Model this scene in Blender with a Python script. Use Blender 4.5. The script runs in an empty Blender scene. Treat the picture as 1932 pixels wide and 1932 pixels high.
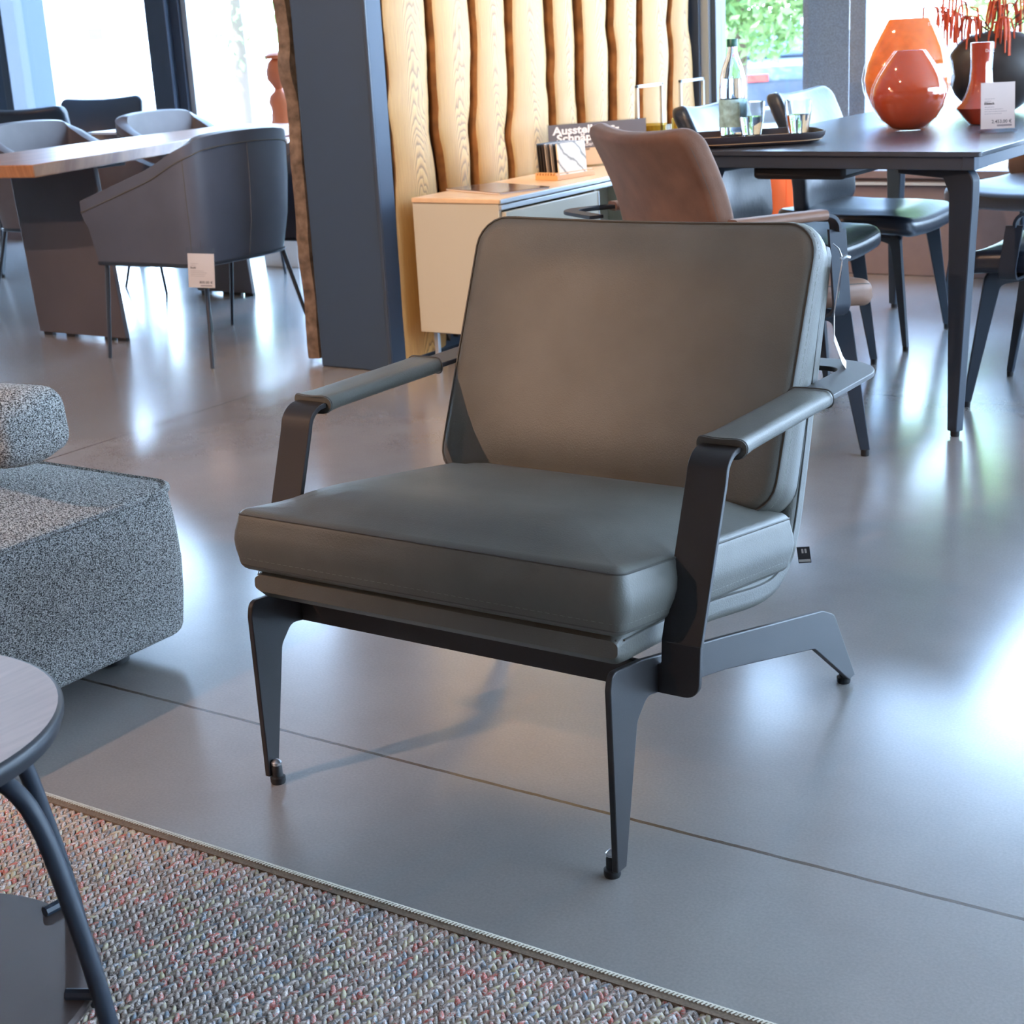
import bpy, bmesh, math, random
import numpy as np
from mathutils import Vector, Matrix, Euler
S = bpy.context.scene
PI = math.pi
R = math.radians
random.seed(7)
rng = np.random.default_rng(7)

# ------------------------------------------------------------------ camera
# world axes are the room's axes; the camera stands at the origin, 1.07 m up
pitch, roll, yaw = R(17.15), R(3.12), R(34)
cp, sp, cr, sr, cyw, syw = math.cos(pitch), math.sin(pitch), math.cos(roll), math.sin(roll), math.cos(yaw), math.sin(yaw)
def rz_(v): return Vector((v[0]*cyw - v[1]*syw, v[0]*syw + v[1]*cyw, v[2]))
r0 = Vector((1, 0, 0)); d0 = Vector((0, -sp, -cp))
cam_right = rz_(cr*r0 + sr*d0); cam_down = rz_(-sr*r0 + cr*d0); cam_fwd = rz_(Vector((0, cp, -sp)))
cam = bpy.data.objects.new('camera', bpy.data.cameras.new('camera'))
S.collection.objects.link(cam)
m3 = Matrix((cam_right, -cam_down, -cam_fwd)).transposed()
cam.matrix_world = Matrix.Translation((0, 0, 1.07)) @ m3.to_4x4()
cam.data.sensor_width = 24; cam.data.lens = 2960/1932*24
cam.data.clip_start = .05; cam.data.clip_end = 300
cam.data.dof.use_dof = True; cam.data.dof.focus_distance = 2.25; cam.data.dof.aperture_fstop = 10
S.camera = cam

# ------------------------------------------------------------------ world, sun, exposure
world = bpy.data.worlds.new('world'); S.world = world; world.use_nodes = True
wn = world.node_tree.nodes; wl = world.node_tree.links
bg = wn['Background']
tcw = wn.new('ShaderNodeTexCoord'); sepw = wn.new('ShaderNodeSeparateXYZ'); rw = wn.new('ShaderNodeValToRGB')
wl.new(tcw.outputs['Generated'], sepw.inputs[0]); wl.new(sepw.outputs['Z'], rw.inputs['Fac'])
rw.color_ramp.elements[0].position = 0.0; rw.color_ramp.elements[0].color = (.62, .81, 1, 1)
rw.color_ramp.elements[1].position = .7; rw.color_ramp.elements[1].color = (.34, .60, 1, 1)
wl.new(rw.outputs[0], bg.inputs['Color']); bg.inputs['Strength'].default_value = 17

def light(name, kind, loc, energy, color, target=None, **kw):
    d = bpy.data.lights.new(name, kind); d.energy = energy; d.color = color
    for k, v in kw.items(): setattr(d, k, v)
    o = bpy.data.objects.new(name, d); S.collection.objects.link(o); o.location = loc
    if target is not None:
        o.rotation_euler = (Vector(target) - Vector(loc)).to_track_quat('-Z', 'Y').to_euler()
    return o
sun = light('sun', 'SUN', (-10, -16, 24), 34.0, (.82, .91, 1), target=(0, 0, 0), angle=R(.6))
S.view_settings.view_transform = 'Standard'; S.view_settings.look = 'None'
S.view_settings.exposure = .38; S.view_settings.gamma = 1.0; S.view_settings.use_curve_mapping = False
S.cycles.use_denoising = True
S.cycles.max_bounces = 7; S.cycles.diffuse_bounces = 4; S.cycles.glossy_bounces = 4
S.cycles.transparent_max_bounces = 12; S.cycles.transmission_bounces = 7
S.cycles.sample_clamp_indirect = 6.0; S.cycles.caustics_reflective = False; S.cycles.caustics_refractive = False
S.cycles.use_adaptive_sampling = True; S.cycles.adaptive_threshold = .02

# ------------------------------------------------------------------ materials
def srgb(h):
    h = h.lstrip('#'); c = [int(h[i:i+2], 16)/255 for i in (0, 2, 4)]
    return tuple(x/12.92 if x <= .04045 else ((x+.055)/1.055)**2.4 for x in c)
def new_mat(name):
    m = bpy.data.materials.new(name); m.use_nodes = True
    return m, m.node_tree.nodes, m.node_tree.links, m.node_tree.nodes['Principled BSDF']
def mat(name, col, rough=.5, metal=0, spec=.5, noise=0, nscale=20, bump=0, bscale=300, emit=None, coat=0, trans=0, ior=1.5, sheen=0):
    m, n, l, b = new_mat(name)
    if isinstance(col, str): col = srgb(col)
    b.inputs['Base Color'].default_value = (*col, 1); b.inputs['Roughness'].default_value = rough
    b.inputs['Metallic'].default_value = metal; b.inputs['Specular IOR Level'].default_value = spec
    b.inputs['Coat Weight'].default_value = coat; b.inputs['Transmission Weight'].default_value = trans
    b.inputs['IOR'].default_value = ior
    if sheen: b.inputs['Sheen Weight'].default_value = sheen
    tc = n.new('ShaderNodeTexCoord')
    if noise:
        t = n.new('ShaderNodeTexNoise'); t.inputs['Scale'].default_value = nscale; t.inputs['Detail'].default_value = 4
        l.new(tc.outputs['Object'], t.inputs['Vector'])
        r = n.new('ShaderNodeValToRGB'); r.color_ramp.elements[0].position = .3; r.color_ramp.elements[1].position = .7
        r.color_ramp.elements[0].color = (*[max(0, c*(1-noise)) for c in col], 1)
        r.color_ramp.elements[1].color = (*[min(1, c*(1+noise)) for c in col], 1)
        l.new(t.outputs['Fac'], r.inputs['Fac']); l.new(r.outputs[0], b.inputs['Base Color'])
    if bump:
        t = n.new('ShaderNodeTexNoise'); t.inputs['Scale'].default_value = bscale; t.inputs['Detail'].default_value = 3
        l.new(tc.outputs['Object'], t.inputs['Vector'])
        bp = n.new('ShaderNodeBump'); bp.inputs['Strength'].default_value = bump; bp.inputs['Distance'].default_value = .002
        l.new(t.outputs['Fac'], bp.inputs['Height']); l.new(bp.outputs[0], b.inputs['Normal'])
    if emit: b.inputs['Emission Color'].default_value = (*col, 1); b.inputs['Emission Strength'].default_value = emit
    return m
def thin_glass(name, col=(.95, .97, 1), refl=1.0, dust=0):
    m, n, l, b = new_mat(name)
    n.remove(b); out = n['Material Output']
    tr = n.new('ShaderNodeBsdfTransparent'); tr.inputs[0].default_value = (*col, 1)
    gl = n.new('ShaderNodeBsdfGlossy'); gl.inputs['Roughness'].default_value = .02
    g = n.new('ShaderNodeNewGeometry'); vd = n.new('ShaderNodeVectorMath'); vd.operation = 'DOT_PRODUCT'
    l.new(g.outputs['Incoming'], vd.inputs[0]); l.new(g.outputs['Normal'], vd.inputs[1])
    def mm(op, a, b=None):
        x = n.new('ShaderNodeMath'); x.operation = op
        for i, q in enumerate((a, b)):
            if q is None: continue
            if isinstance(q, (int, float)): x.inputs[i].default_value = q
            else: l.new(q, x.inputs[i])
        return x.outputs[0]
    ff = mm('ADD', mm('MULTIPLY', mm('POWER', mm('SUBTRACT', 1.0, mm('ABSOLUTE', vd.outputs['Value'])), 5.0), .9*refl), .04*refl)
    mx = n.new('ShaderNodeMixShader'); l.new(ff, mx.inputs[0]); l.new(tr.outputs[0], mx.inputs[1]); l.new(gl.outputs[0], mx.inputs[2])
    l.new(mx.outputs[0], out.inputs['Surface'])
    return m

M = {}
M['metal'] = mat('dark_powder_coat', (.028, .026, .027), .45, 0, .3, bump=.12, bscale=900)
M['metal2'] = mat('black_chair_metal', (.016, .024, .038), .5, 0, .5)
M['chrome'] = mat('bright_metal', (.5, .52, .55), .3, .9)
M['leather'] = mat('olive_grey_leather', (.100, .098, .084), .5, 0, .5, noise=.13, nscale=9, bump=.22, bscale=420)
M['stitch'] = mat('leather_stitching', (.24, .25, .22), .7)
M['welt'] = mat('leather_welt', (.07, .068, .06), .6)
M['brown'] = mat('brown_nubuck', (.17, .085, .052), .75, 0, .3, noise=.2, nscale=14, bump=.2, bscale=300, sheen=.2)
M['brown_l'] = mat('brown_smooth_leather', (.21, .115, .075), .5, 0, .5, noise=.12, nscale=12, bump=.1, bscale=400)
M['black'] = mat('black_blue_leather', (.016, .022, .034), .36, 0, .5, bump=.25, bscale=60)
M['grey'] = mat('grey_leather', (.072, .082, .112), .48, 0, .5, noise=.06, nscale=10, bump=.1, bscale=300)
M['greyin'] = mat('grey_brown_leather', (.12, .10, .10), .5, 0, .5, noise=.1, nscale=10)
M['white'] = mat('white_lacquer', (.44, .41, .325), .35)
M['cream_top'] = mat('oak_veneer_top', (.62, .42, .25), .4, noise=.08, nscale=30)
M['paper'] = mat('white_paper', (.72, .66, .64), .6)
M['ink'] = mat('dark_ink', (.05, .045, .05), .7)
M['ink2'] = mat('grey_ink', (.3, .27, .29), .7)
M['white_ink'] = mat('white_print', (.85, .78, .72), .6)
M['signgrey'] = mat('taupe_print', (.12, .10, .10), .5)
M['plastic'] = thin_glass('clear_plastic', (.93, .94, .95))
M['glass'] = thin_glass('window_glass', (.97, .98, 1))
M['orange1'] = mat('orange_glass', (.90, .22, .03), .06, 0, .6, noise=.18, nscale=30, coat=.6)
M['orange2'] = mat('dark_orange_glass', (.60, .085, .018), .05, 0, .6, noise=.06, nscale=12, coat=.8)
M['orange3'] = mat('red_orange_glass', (.50, .06, .02), .05, 0, .6, coat=.8)
M['blackvase'] = mat('bronzed_black_ceramic', (.045, .038, .034), .42, .3, .5, noise=.35, nscale=9)
M['branch'] = mat('coral_red_blossom', (.55, .09, .03), .7, noise=.25, nscale=60)
M['stem'] = mat('thin_brown_stem', (.08, .035, .03), .8)
M['table_dark'] = mat('dark_ceramic_top', (.055, .06, .072), .26, 0, .5, noise=.08, nscale=25, bump=.12, bscale=40)
M['tray'] = mat('dark_wood_tray', (.035, .026, .028), .45)
M['tray_in'] = mat('oak_tray_inside', (.45, .26, .12), .5)
M['clear'] = mat('clear_glass', (.96, .98, 1), 0.0, 0, .5, trans=1, ior=1.45)
M['water'] = mat('water', (.97, .98, 1), 0.0, 0, .5, trans=1, ior=1.33)
M['cap'] = mat('green_cap', (.01, .09, .07), .4)
M['blabel'] = mat('pale_teal_label', (.30, .50, .55), .6, noise=.35, nscale=60)
M['casing'] = thin_glass('vase_casing', (.99, .97, .95), 1.0)
M['amber'] = thin_glass('amber_glass', (.80, .72, .42))
M['orange_panel'] = mat('orange_lacquer', (.85, .17, .05), .35)
M['terracotta'] = mat('carved_red_wood', (.50, .17, .08), .5, noise=.15, nscale=8)
M['ceiling'] = mat('warm_white_plaster', (.70, .64, .58), .9)
M['lintel'] = mat('warm_grey_fascia', (.40, .33, .29), .8)
M['wall'] = mat('grey_plaster', (.34, .33, .33), .9, noise=.03)
M['pillar'] = mat('slate_blue_paint', (.026, .048, .086), .55, bump=.1, bscale=200)
M['pier'] = mat('glare_lightened_dusty_pier', (.10, .17, .28), .5, noise=.25, nscale=160)  # base colour lightened to stand in for outdoor glare; noise gives dust specks
M['frame'] = mat('anthracite_frame', (.036, .050, .074), .4)
M['alu'] = mat('light_aluminium', (.45, .48, .5), .35, .5)
M['parapet'] = mat('taupe_parapet', (.155, .115, .115), .6, noise=.05)
M['rubber'] = mat('black_rubber', (.008, .008, .009), .6)
M['bark'] = mat('live_edge_bark', (.30, .125, .04), .8, noise=.45, nscale=14, bump=.5, bscale=30)
M['frayed'] = mat('weathered_wood', (.12, .085, .065), .9, noise=.5, nscale=30, bump=.6, bscale=50)
M['smoke'] = mat('smoked_glass', (.085, .065, .06), .12, 0, .6, coat=.5)
M['asphalt'] = mat('pale_paving', (.55, .55, .56), .9)
M['bwhite'] = mat('pale_render', (.85, .85, .85), .9)
M['bglass'] = mat('dark_window', (.05, .08, .12), .2)
M['trunk'] = mat('tree_bark', (.10, .07, .05), .9)
M['carw'] = mat('white_car_paint', (.8, .8, .8), .3); M['card'] = mat('dark_car_paint', (.04, .05, .07), .3)
M['carr'] = mat('red_car_paint', (.5, .03, .02), .3); M['carb'] = mat('blue_car_paint', (.15, .25, .4), .3)

def leaf_mat(name, c1, c2):
    m, n, l, b = new_mat(name)
    g = n.new('ShaderNodeNewGeometry'); r = n.new('ShaderNodeValToRGB')
    r.color_ramp.elements[0].color = (*c1, 1); r.color_ramp.elements[1].color = (*c2, 1)
    l.new(g.outputs['Random Per Island'], r.inputs['Fac']); l.new(r.outputs[0], b.inputs['Base Color'])
    b.inputs['Roughness'].default_value = .6; b.inputs['Transmission Weight'].default_value = 0
    t = n.new('ShaderNodeBsdfTranslucent'); l.new(r.outputs[0], t.inputs[0])
    mx = n.new('ShaderNodeMixShader'); mx.inputs[0].default_value = .5
    l.new(b.outputs[0], mx.inputs[1]); l.new(t.outputs[0], mx.inputs[2]); l.new(mx.outputs[0], n['Material Output'].inputs['Surface'])
    return m
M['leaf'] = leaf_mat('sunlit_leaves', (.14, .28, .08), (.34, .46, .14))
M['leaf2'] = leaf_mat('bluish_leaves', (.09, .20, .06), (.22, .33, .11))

def math_node(n, l, op, a, b=None):
    x = n.new('ShaderNodeMath'); x.operation = op
    for i, v in enumerate((a, b)):
        if v is None: continue
        if isinstance(v, (int, float)): x.inputs[i].default_value = v
        else: l.new(v, x.inputs[i])
    return x.outputs[0]

# polished concrete with saw-cut joints
def floor_mat():
    m, n, l, b = new_mat('polished_concrete')
    tc = n.new('ShaderNodeTexCoord'); sx = n.new('ShaderNodeSeparateXYZ'); l.new(tc.outputs['Object'], sx.inputs[0])
    n1 = n.new('ShaderNodeTexNoise'); n1.inputs['Scale'].default_value = 1.7; n1.inputs['Detail'].default_value = 7; n1.inputs['Roughness'].default_value = .6
    n2 = n.new('ShaderNodeTexNoise'); n2.inputs['Scale'].default_value = 240; n2.inputs['Detail'].default_value = 2
    for t in (n1, n2): l.new(tc.outputs['Object'], t.inputs['Vector'])
    r = n.new('ShaderNodeValToRGB')
    r.color_ramp.elements[0].position = .15; r.color_ramp.elements[0].color = (.20, .185, .175, 1)
    r.color_ramp.elements[1].position = .88; r.color_ramp.elements[1].color = (.345, .318, .295, 1)
    l.new(n1.outputs['Fac'], r.inputs['Fac'])
    mx = n.new('ShaderNodeMixRGB'); mx.blend_type = 'OVERLAY'; mx.inputs[0].default_value = .16
    l.new(r.outputs[0], mx.inputs[1]); l.new(n2.outputs['Fac'], mx.inputs[2])
    wob = n.new('ShaderNodeTexNoise'); wob.inputs['Scale'].default_value = 30; l.new(tc.outputs['Object'], wob.inputs['Vector'])
    w = math_node(n, l, 'MULTIPLY', math_node(n, l, 'SUBTRACT', wob.outputs['Fac'], .5), .003)
    def near(axis, vals):
        out = None
        for v in vals:
            d = math_node(n, l, 'ABSOLUTE', math_node(n, l, 'ADD', math_node(n, l, 'SUBTRACT', axis, v), w))
            k = math_node(n, l, 'LESS_THAN', d, .0034)
            out = k if out is None else math_node(n, l, 'MAXIMUM', out, k)
        return out
    j = math_node(n, l, 'MAXIMUM', near(sx.outputs['Y'], [1.718, 4.268, -.83]), near(sx.outputs['X'], [-3.397, 1.6, -8.4]))
    jm = n.new('ShaderNodeMixRGB'); l.new(j, jm.inputs[0]); l.new(mx.outputs[0], jm.inputs[1]); jm.inputs[2].default_value = (.085, .055, .035, 1)
    l.new(jm.outputs[0], b.inputs['Base Color'])
    rr = n.new('ShaderNodeMapRange'); rr.inputs['To Min'].default_value = .8; rr.inputs['To Max'].default_value = 1.0
    n3 = n.new('ShaderNodeTexNoise'); n3.inputs['Scale'].default_value = 4; n3.inputs['Detail'].default_value = 6; l.new(tc.outputs['Object'], n3.inputs['Vector'])
    l.new(n3.outputs['Fac'], rr.inputs['Value']); l.new(rr.outputs[0], b.inputs['Coat Weight']); b.inputs['Roughness'].default_value = .27
    b.inputs['Specular IOR Level'].default_value = .5; b.inputs['Coat Roughness'].default_value = .17
    hb = n.new('ShaderNodeTexNoise'); hb.inputs['Scale'].default_value = 3; hb.inputs['Detail'].default_value = 2; l.new(tc.outputs['Object'], hb.inputs['Vector'])
    h = math_node(n, l, 'SUBTRACT', math_node(n, l, 'MULTIPLY', hb.outputs['Fac'], .6), math_node(n, l, 'MULTIPLY', j, 1.0))
    bp = n.new('ShaderNodeBump'); bp.inputs['Strength'].default_value = .25; bp.inputs['Distance'].default_value = .004
    l.new(h, bp.inputs['Height']); l.new(bp.outputs[0], b.inputs['Normal'])
    return m
M['floor'] = floor_mat()

# oak with cathedral grain; every slab gets its own figure
def oak_mat():
    m, n, l, b = new_mat('oiled_oak_slab')
    tc = n.new('ShaderNodeTexCoord'); oi = n.new('ShaderNodeObjectInfo')
    sx = n.new('ShaderNodeSeparateXYZ'); l.new(tc.outputs['Object'], sx.inputs[0])
    rnd = math_node(n, l, 'MULTIPLY', oi.outputs['Random'], 9.0)
    nz = n.new('ShaderNodeTexNoise'); nz.inputs['Scale'].default_value = 3.2; nz.inputs['Detail'].default_value = 3
    mp = n.new('ShaderNodeMapping'); mp.inputs['Scale'].default_value = (1, 3.2, 1); l.new(tc.outputs['Object'], mp.inputs[0])
    cb = n.new('ShaderNodeCombineXYZ'); l.new(rnd, cb.inputs[0]); l.new(cb.outputs[0], mp.inputs['Location'])
    l.new(mp.outputs[0], nz.inputs['Vector'])
    y = math_node(n, l, 'ADD', sx.outputs['Y'], math_node(n, l, 'MULTIPLY', math_node(n, l, 'SUBTRACT', nz.outputs['Fac'], .5), .05))
    y2 = math_node(n, l, 'MULTIPLY', math_node(n, l, 'MULTIPLY', y, y), 62.0)
    v = math_node(n, l, 'ADD', math_node(n, l, 'ADD', sx.outputs['Z'], y2), math_node(n, l, 'MULTIPLY', nz.outputs['Fac'], .35))
    v = math_node(n, l, 'ADD', v, rnd)
    wv = math_node(n, l, 'FRACT', math_node(n, l, 'MULTIPLY', v, 24.0))
    r = n.new('ShaderNodeValToRGB'); e = r.color_ramp.elements
    e[0].position = 0; e[0].color = (.25, .12, .035, 1); e[1].position = .34; e[1].color = (.58, .305, .090, 1)
    e2 = e.new(.85); e2.color = (.64, .365, .12, 1); e3 = e.new(1.0); e3.color = (.27, .13, .04, 1)
    l.new(wv, r.inputs['Fac'])
    ff = n.new('ShaderNodeTexNoise'); ff.inputs['Scale'].default_value = 40; mp2 = n.new('ShaderNodeMapping'); mp2.inputs['Scale'].default_value = (1, 6, .25)
    l.new(tc.outputs['Object'], mp2.inputs[0]); l.new(mp2.outputs[0], ff.inputs['Vector'])
    mx = n.new('ShaderNodeMixRGB'); mx.blend_type = 'OVERLAY'; mx.inputs[0].default_value = .3
    l.new(r.outputs[0], mx.inputs[1]); l.new(ff.outputs['Fac'], mx.inputs[2]); l.new(mx.outputs[0], b.inputs['Base Color'])
    b.inputs['Roughness'].default_value = .55
    return m
M['oak'] = oak_mat()

def wood_mat(name, c1, c2, rough=.4, axis=(8, 1, 1), scale=6, spec=.5):
    m, n, l, b = new_mat(name)
    tc = n.new('ShaderNodeTexCoord'); mp = n.new('ShaderNodeMapping'); mp.inputs['Scale'].default_value = axis
    t = n.new('ShaderNodeTexNoise'); t.inputs['Scale'].default_value = scale; t.inputs['Detail'].default_value = 6
    l.new(tc.outputs['Object'], mp.inputs[0]); l.new(mp.outputs[0], t.inputs['Vector'])
    r = n.new('ShaderNodeValToRGB'); r.color_ramp.elements[0].position = .35; r.color_ramp.elements[1].position = .65
    r.color_ramp.elements[0].color = (*c1, 1); r.color_ramp.elements[1].color = (*c2, 1)
    l.new(t.outputs['Fac'], r.inputs['Fac']); l.new(r.outputs[0], b.inputs['Base Color'])
    b.inputs['Roughness'].default_value = rough; b.inputs['Specular IOR Level'].default_value = spec
    return m
M['table_wood'] = wood_mat('walnut_slab', (.22, .085, .035), (.40, .19, .09), .3, (9, 1, 1), 5)
M['side_wood'] = wood_mat('greyed_ash_ceiling_sheen', (.52, .40, .375), (.60, .465, .43), .36, (12, 1.2, 1), 9)  # ash colour brightened to carry the ceiling's reflection on the top

# bouclé upholstery: light and dark yarns
def boucle():
    m, n, l, b = new_mat('grey_boucle')
    tc = n.new('ShaderNodeTexCoord')
    mp = n.new('ShaderNodeMapping'); mp.inputs['Scale'].default_value = (1, 1, 1.5); mp.inputs['Rotation'].default_value = (.5, .4, .3)
    l.new(tc.outputs['Object'], mp.inputs[0])
    v = n.new('ShaderNodeTexVoronoi'); v.inputs['Scale'].default_value = 330; l.new(mp.outputs[0], v.inputs['Vector'])
    t = n.new('ShaderNodeTexNoise'); t.inputs['Scale'].default_value = 340; t.inputs['Detail'].default_value = 3; l.new(mp.outputs[0], t.inputs['Vector'])
    r = n.new('ShaderNodeValToRGB'); e = r.color_ramp.elements
    e[0].position = .40; e[0].color = (.045, .046, .045, 1); e[1].position = .60; e[1].color = (.52, .52, .50, 1)
    l.new(t.outputs['Fac'], r.inputs['Fac'])
    l.new(r.outputs[0], b.inputs['Base Color']); b.inputs['Roughness'].default_value = .95; b.inputs['Specular IOR Level'].default_value = .15
    bp = n.new('ShaderNodeBump'); bp.inputs['Strength'].default_value = .6; bp.inputs['Distance'].default_value = .0025; bp.invert = True
    l.new(v.outputs['Distance'], bp.inputs['Height']); l.new(bp.outputs[0], b.inputs['Normal'])
    return m
M['boucle'] = boucle()

def yarn():
    m, n, l, b = new_mat('multicolour_yarn')
    g = n.new('ShaderNodeNewGeometry'); tc = n.new('ShaderNodeTexCoord')
    t = n.new('ShaderNodeTexNoise'); t.inputs['Scale'].default_value = 420; t.inputs['Detail'].default_value = 1
    l.new(tc.outputs['Object'], t.inputs['Vector'])
    v = math_node(n, l, 'FRACT', math_node(n, l, 'ADD', g.outputs['Random Per Island'], math_node(n, l, 'MULTIPLY', t.outputs['Fac'], .38)))
    r = n.new('ShaderNodeValToRGB'); r.color_ramp.interpolation = 'CONSTANT'; e = r.color_ramp.elements
    cols = [(0.526, 0.441, 0.390), (0.349, 0.290, 0.250), (0.635, 0.545, 0.491), (0.233, 0.211, 0.198), (0.564, 0.478, 0.438), (0.519, 0.473, 0.296), (0.421, 0.353, 0.317), (0.237, 0.280, 0.322), (0.657, 0.581, 0.538), (0.532, 0.168, 0.138), (0.477, 0.413, 0.369), (0.300, 0.263, 0.230)]
    e[0].color = (*cols[0], 1); e[1].position = 1/12; e[1].color = (*cols[1], 1)
    for i, c in enumerate(cols[2:]): q = e.new((i+2)/12); q.color = (*c, 1)
    l.new(v, r.inputs['Fac']); l.new(r.outputs[0], b.inputs['Base Color']); b.inputs['Roughness'].default_value = .9
    b.inputs['Specular IOR Level'].default_value = .2
    return m
M['yarn'] = yarn()
M['binding'] = mat('beige_cord', (.52, .46, .37), .9)
M['binding_d'] = mat('brown_tape', (.17, .12, .08), .9, noise=.3, nscale=300)
M['rugbase'] = mat('rug_backing', (.16, .14, .13), .95)

# ------------------------------------------------------------------ mesh helpers
def link(o, parent=None):
    S.collection.objects.link(o)
    if parent is not None: o.parent = parent
    return o
def mesh(name, verts, faces, m, parent=None, smooth=True, bevel=0, seg=2, loc=None, mats=None, fmat=None):
    me = bpy.data.meshes.new(name)
    me.from_pydata([tuple(v) for v in verts], [], faces)
    for x in (mats or [m]): me.materials.append(x)
    if fmat:
        for p, k in zip(me.polygons, fmat): p.material_index = k
    bm = bmesh.new(); bm.from_mesh(me); bmesh.ops.recalc_face_normals(bm, faces=bm.faces); bm.to_mesh(me); bm.free()
    if smooth:
        me.polygons.foreach_set('use_smooth', [True]*len(me.polygons))
        me.set_sharp_from_angle(angle=R(40))
    o = bpy.data.objects.new(name, me); link(o, parent)
    if bevel:
        bv = o.modifiers.new('bevel', 'BEVEL'); bv.width = bevel; bv.segments = seg; bv.limit_method = 'ANGLE'; bv.angle_limit = R(35)
    if loc: o.location = loc
    return o
class B:
    """collects shapes, then links them as ONE mesh"""
    def __init__(s): s.v = []; s.f = []; s.m = []
    def add(s, v, f, k=0):
        o = len(s.v); s.v += [Vector(x) for x in v]; s.f += [tuple(i+o for i in q) for q in f]; s.m += [k]*len(f); return s
    def box(s, x0, y0, z0, x1, y1, z1, k=0, M4=None):
        v = [Vector((x, y, z)) for x in (x0, x1) for y in (y0, y1) for z in (z0, z1)]
        if M4 is not None: v = [M4 @ p for p in v]
        return s.add(v, [(0, 1, 3, 2), (4, 6, 7, 5), (0, 4, 5, 1), (2, 3, 7, 6), (0, 2, 6, 4), (1, 5, 7, 3)], k)
    def loft(s, rings, k=0, caps=True, closed=False):
        n = len(rings[0]); v = [p for r in rings for p in r]; f = []
        for i in range(len(rings) - (0 if closed else 1)):
            j = (i+1) % len(rings)
            for a in range(n): f.append((i*n+a, i*n+(a+1) % n, j*n+(a+1) % n, j*n+a))
        if caps and not closed: f += [tuple(range(n))[::-1], tuple(range((len(rings)-1)*n, len(rings)*n))]
        return s.add(v, f, k)
    def tube(s, pts, r, n=8, k=0, closed=False):
        pts = [Vector(p) for p in pts]; rings = []; N = len(pts); up = None
        for i, p in enumerate(pts):
            if closed: t = pts[(i+1) % N] - pts[i-1]
            else: t = pts[min(i+1, N-1)] - pts[max(i-1, 0)]
            t.normalize()
            if up is None:
                up = Vector((0, 0, 1)) if abs(t.z) < .9 else Vector((1, 0, 0))
            a = (up - t*up.dot(t)).normalized(); b = t.cross(a); up = a
            rr = r[i] if isinstance(r, (list, tuple)) else r
            rings.append([p + rr*(math.cos(2*PI*q/n)*a + math.sin(2*PI*q/n)*b) for q in range(n)])
        return s.loft(rings, k, closed=closed)
    def lathe(s, prof, n=32, c=(0, 0, 0), k=0, caps=True):
        c = Vector(c)
        return s.loft([[c + Vector((r*math.cos(2*PI*a/n), r*math.sin(2*PI*a/n), z)) for a in range(n)] for r, z in prof], k, caps)
    def ribbon(s, fr, w, t, k=0):
        """flat bar: fr = [(pos, width_dir, thick_dir[, w])]"""
        rings = []
        for q in fr:
            p, a, b = Vector(q[0]), Vector(q[1]).normalized(), Vector(q[2]).normalized(); ww = q[3] if len(q) > 3 else w
            rings.append([p + a*ww/2 + b*t/2, p - a*ww/2 + b*t/2, p - a*ww/2 - b*t/2, p + a*ww/2 - b*t/2])
        return s.loft(rings, k)
    def prism(s, poly, fn, t0, t1, k=0):
        """poly in 2D, fn(u, v, t) -> point"""
        n = len(poly)
        v = [fn(u, w, t0) for u, w in poly] + [fn(u, w, t1) for u, w in poly]
        f = [tuple(range(n))[::-1], tuple(range(n, 2*n))] + [(i, (i+1) % n, n+(i+1) % n, n+i) for i in range(n)]
        return s.add(v, f, k)
    def build(s, name, m, parent=None, **kw):
        ms = m if isinstance(m, list) else [m]
        return mesh(name, s.v, s.f, None, parent, mats=ms, fmat=s.m if len(ms) > 1 else None, **kw)
def tag(o, label, cat, group=None, kind=None):
    o['label'] = label; o['category'] = cat
    if group: o['group'] = group
    if kind: o['kind'] = kind
    return o
def struct(o): o['kind'] = 'structure'; return o
def thing(name, label, cat, loc=(0, 0, 0), rz=0, group=None):
    o = bpy.data.objects.new(name, None); o.empty_display_size = .1; link(o)
    o.location = loc; o.rotation_euler = (0, 0, rz)
    return tag(o, label, cat, group)
def dup(root, loc, rz, label=None, group=None, parent=None):
    c = root.copy(); S.collection.objects.link(c)
    if parent is not None: c.parent = parent
    else:
        c.location = loc; c.rotation_euler = (0, 0, rz)
        if label: c['label'] = label
        if group: c['group'] = group
    for ch in list(root.children): dup(ch, None, None, parent=c)
    return c
def fillet(poly, rad, seg=5):
    """round the corners of a 2D polygon; rad = number or list"""
    out = []; n = len(poly)
    for i, p in enumerate(poly):
        p = Vector(p); a = Vector(poly[i-1]) - p; b = Vector(poly[(i+1) % n]) - p
        r = rad[i] if isinstance(rad, (list, tuple)) else rad
        if r <= 0: out.append(tuple(p)); continue
        la, lb = a.length, b.length; a.normalize(); b.normalize()
        ang = a.angle(b); d = min(r/math.tan(ang/2), la*.49, lb*.49); r2 = d*math.tan(ang/2)
        c = p + (a+b).normalized()*(r2/math.sin(ang/2))
        s0 = p + a*d - c; s1 = p + b*d - c
        a0 = math.atan2(s0.y, s0.x); da = (math.atan2(s1.y, s1.x) - a0 + PI) % (2*PI) - PI
        for q in range(seg+1):
            t = a0 + da*q/seg; out.append((c.x + r2*math.cos(t), c.y + r2*math.sin(t)))
    return out
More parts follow.
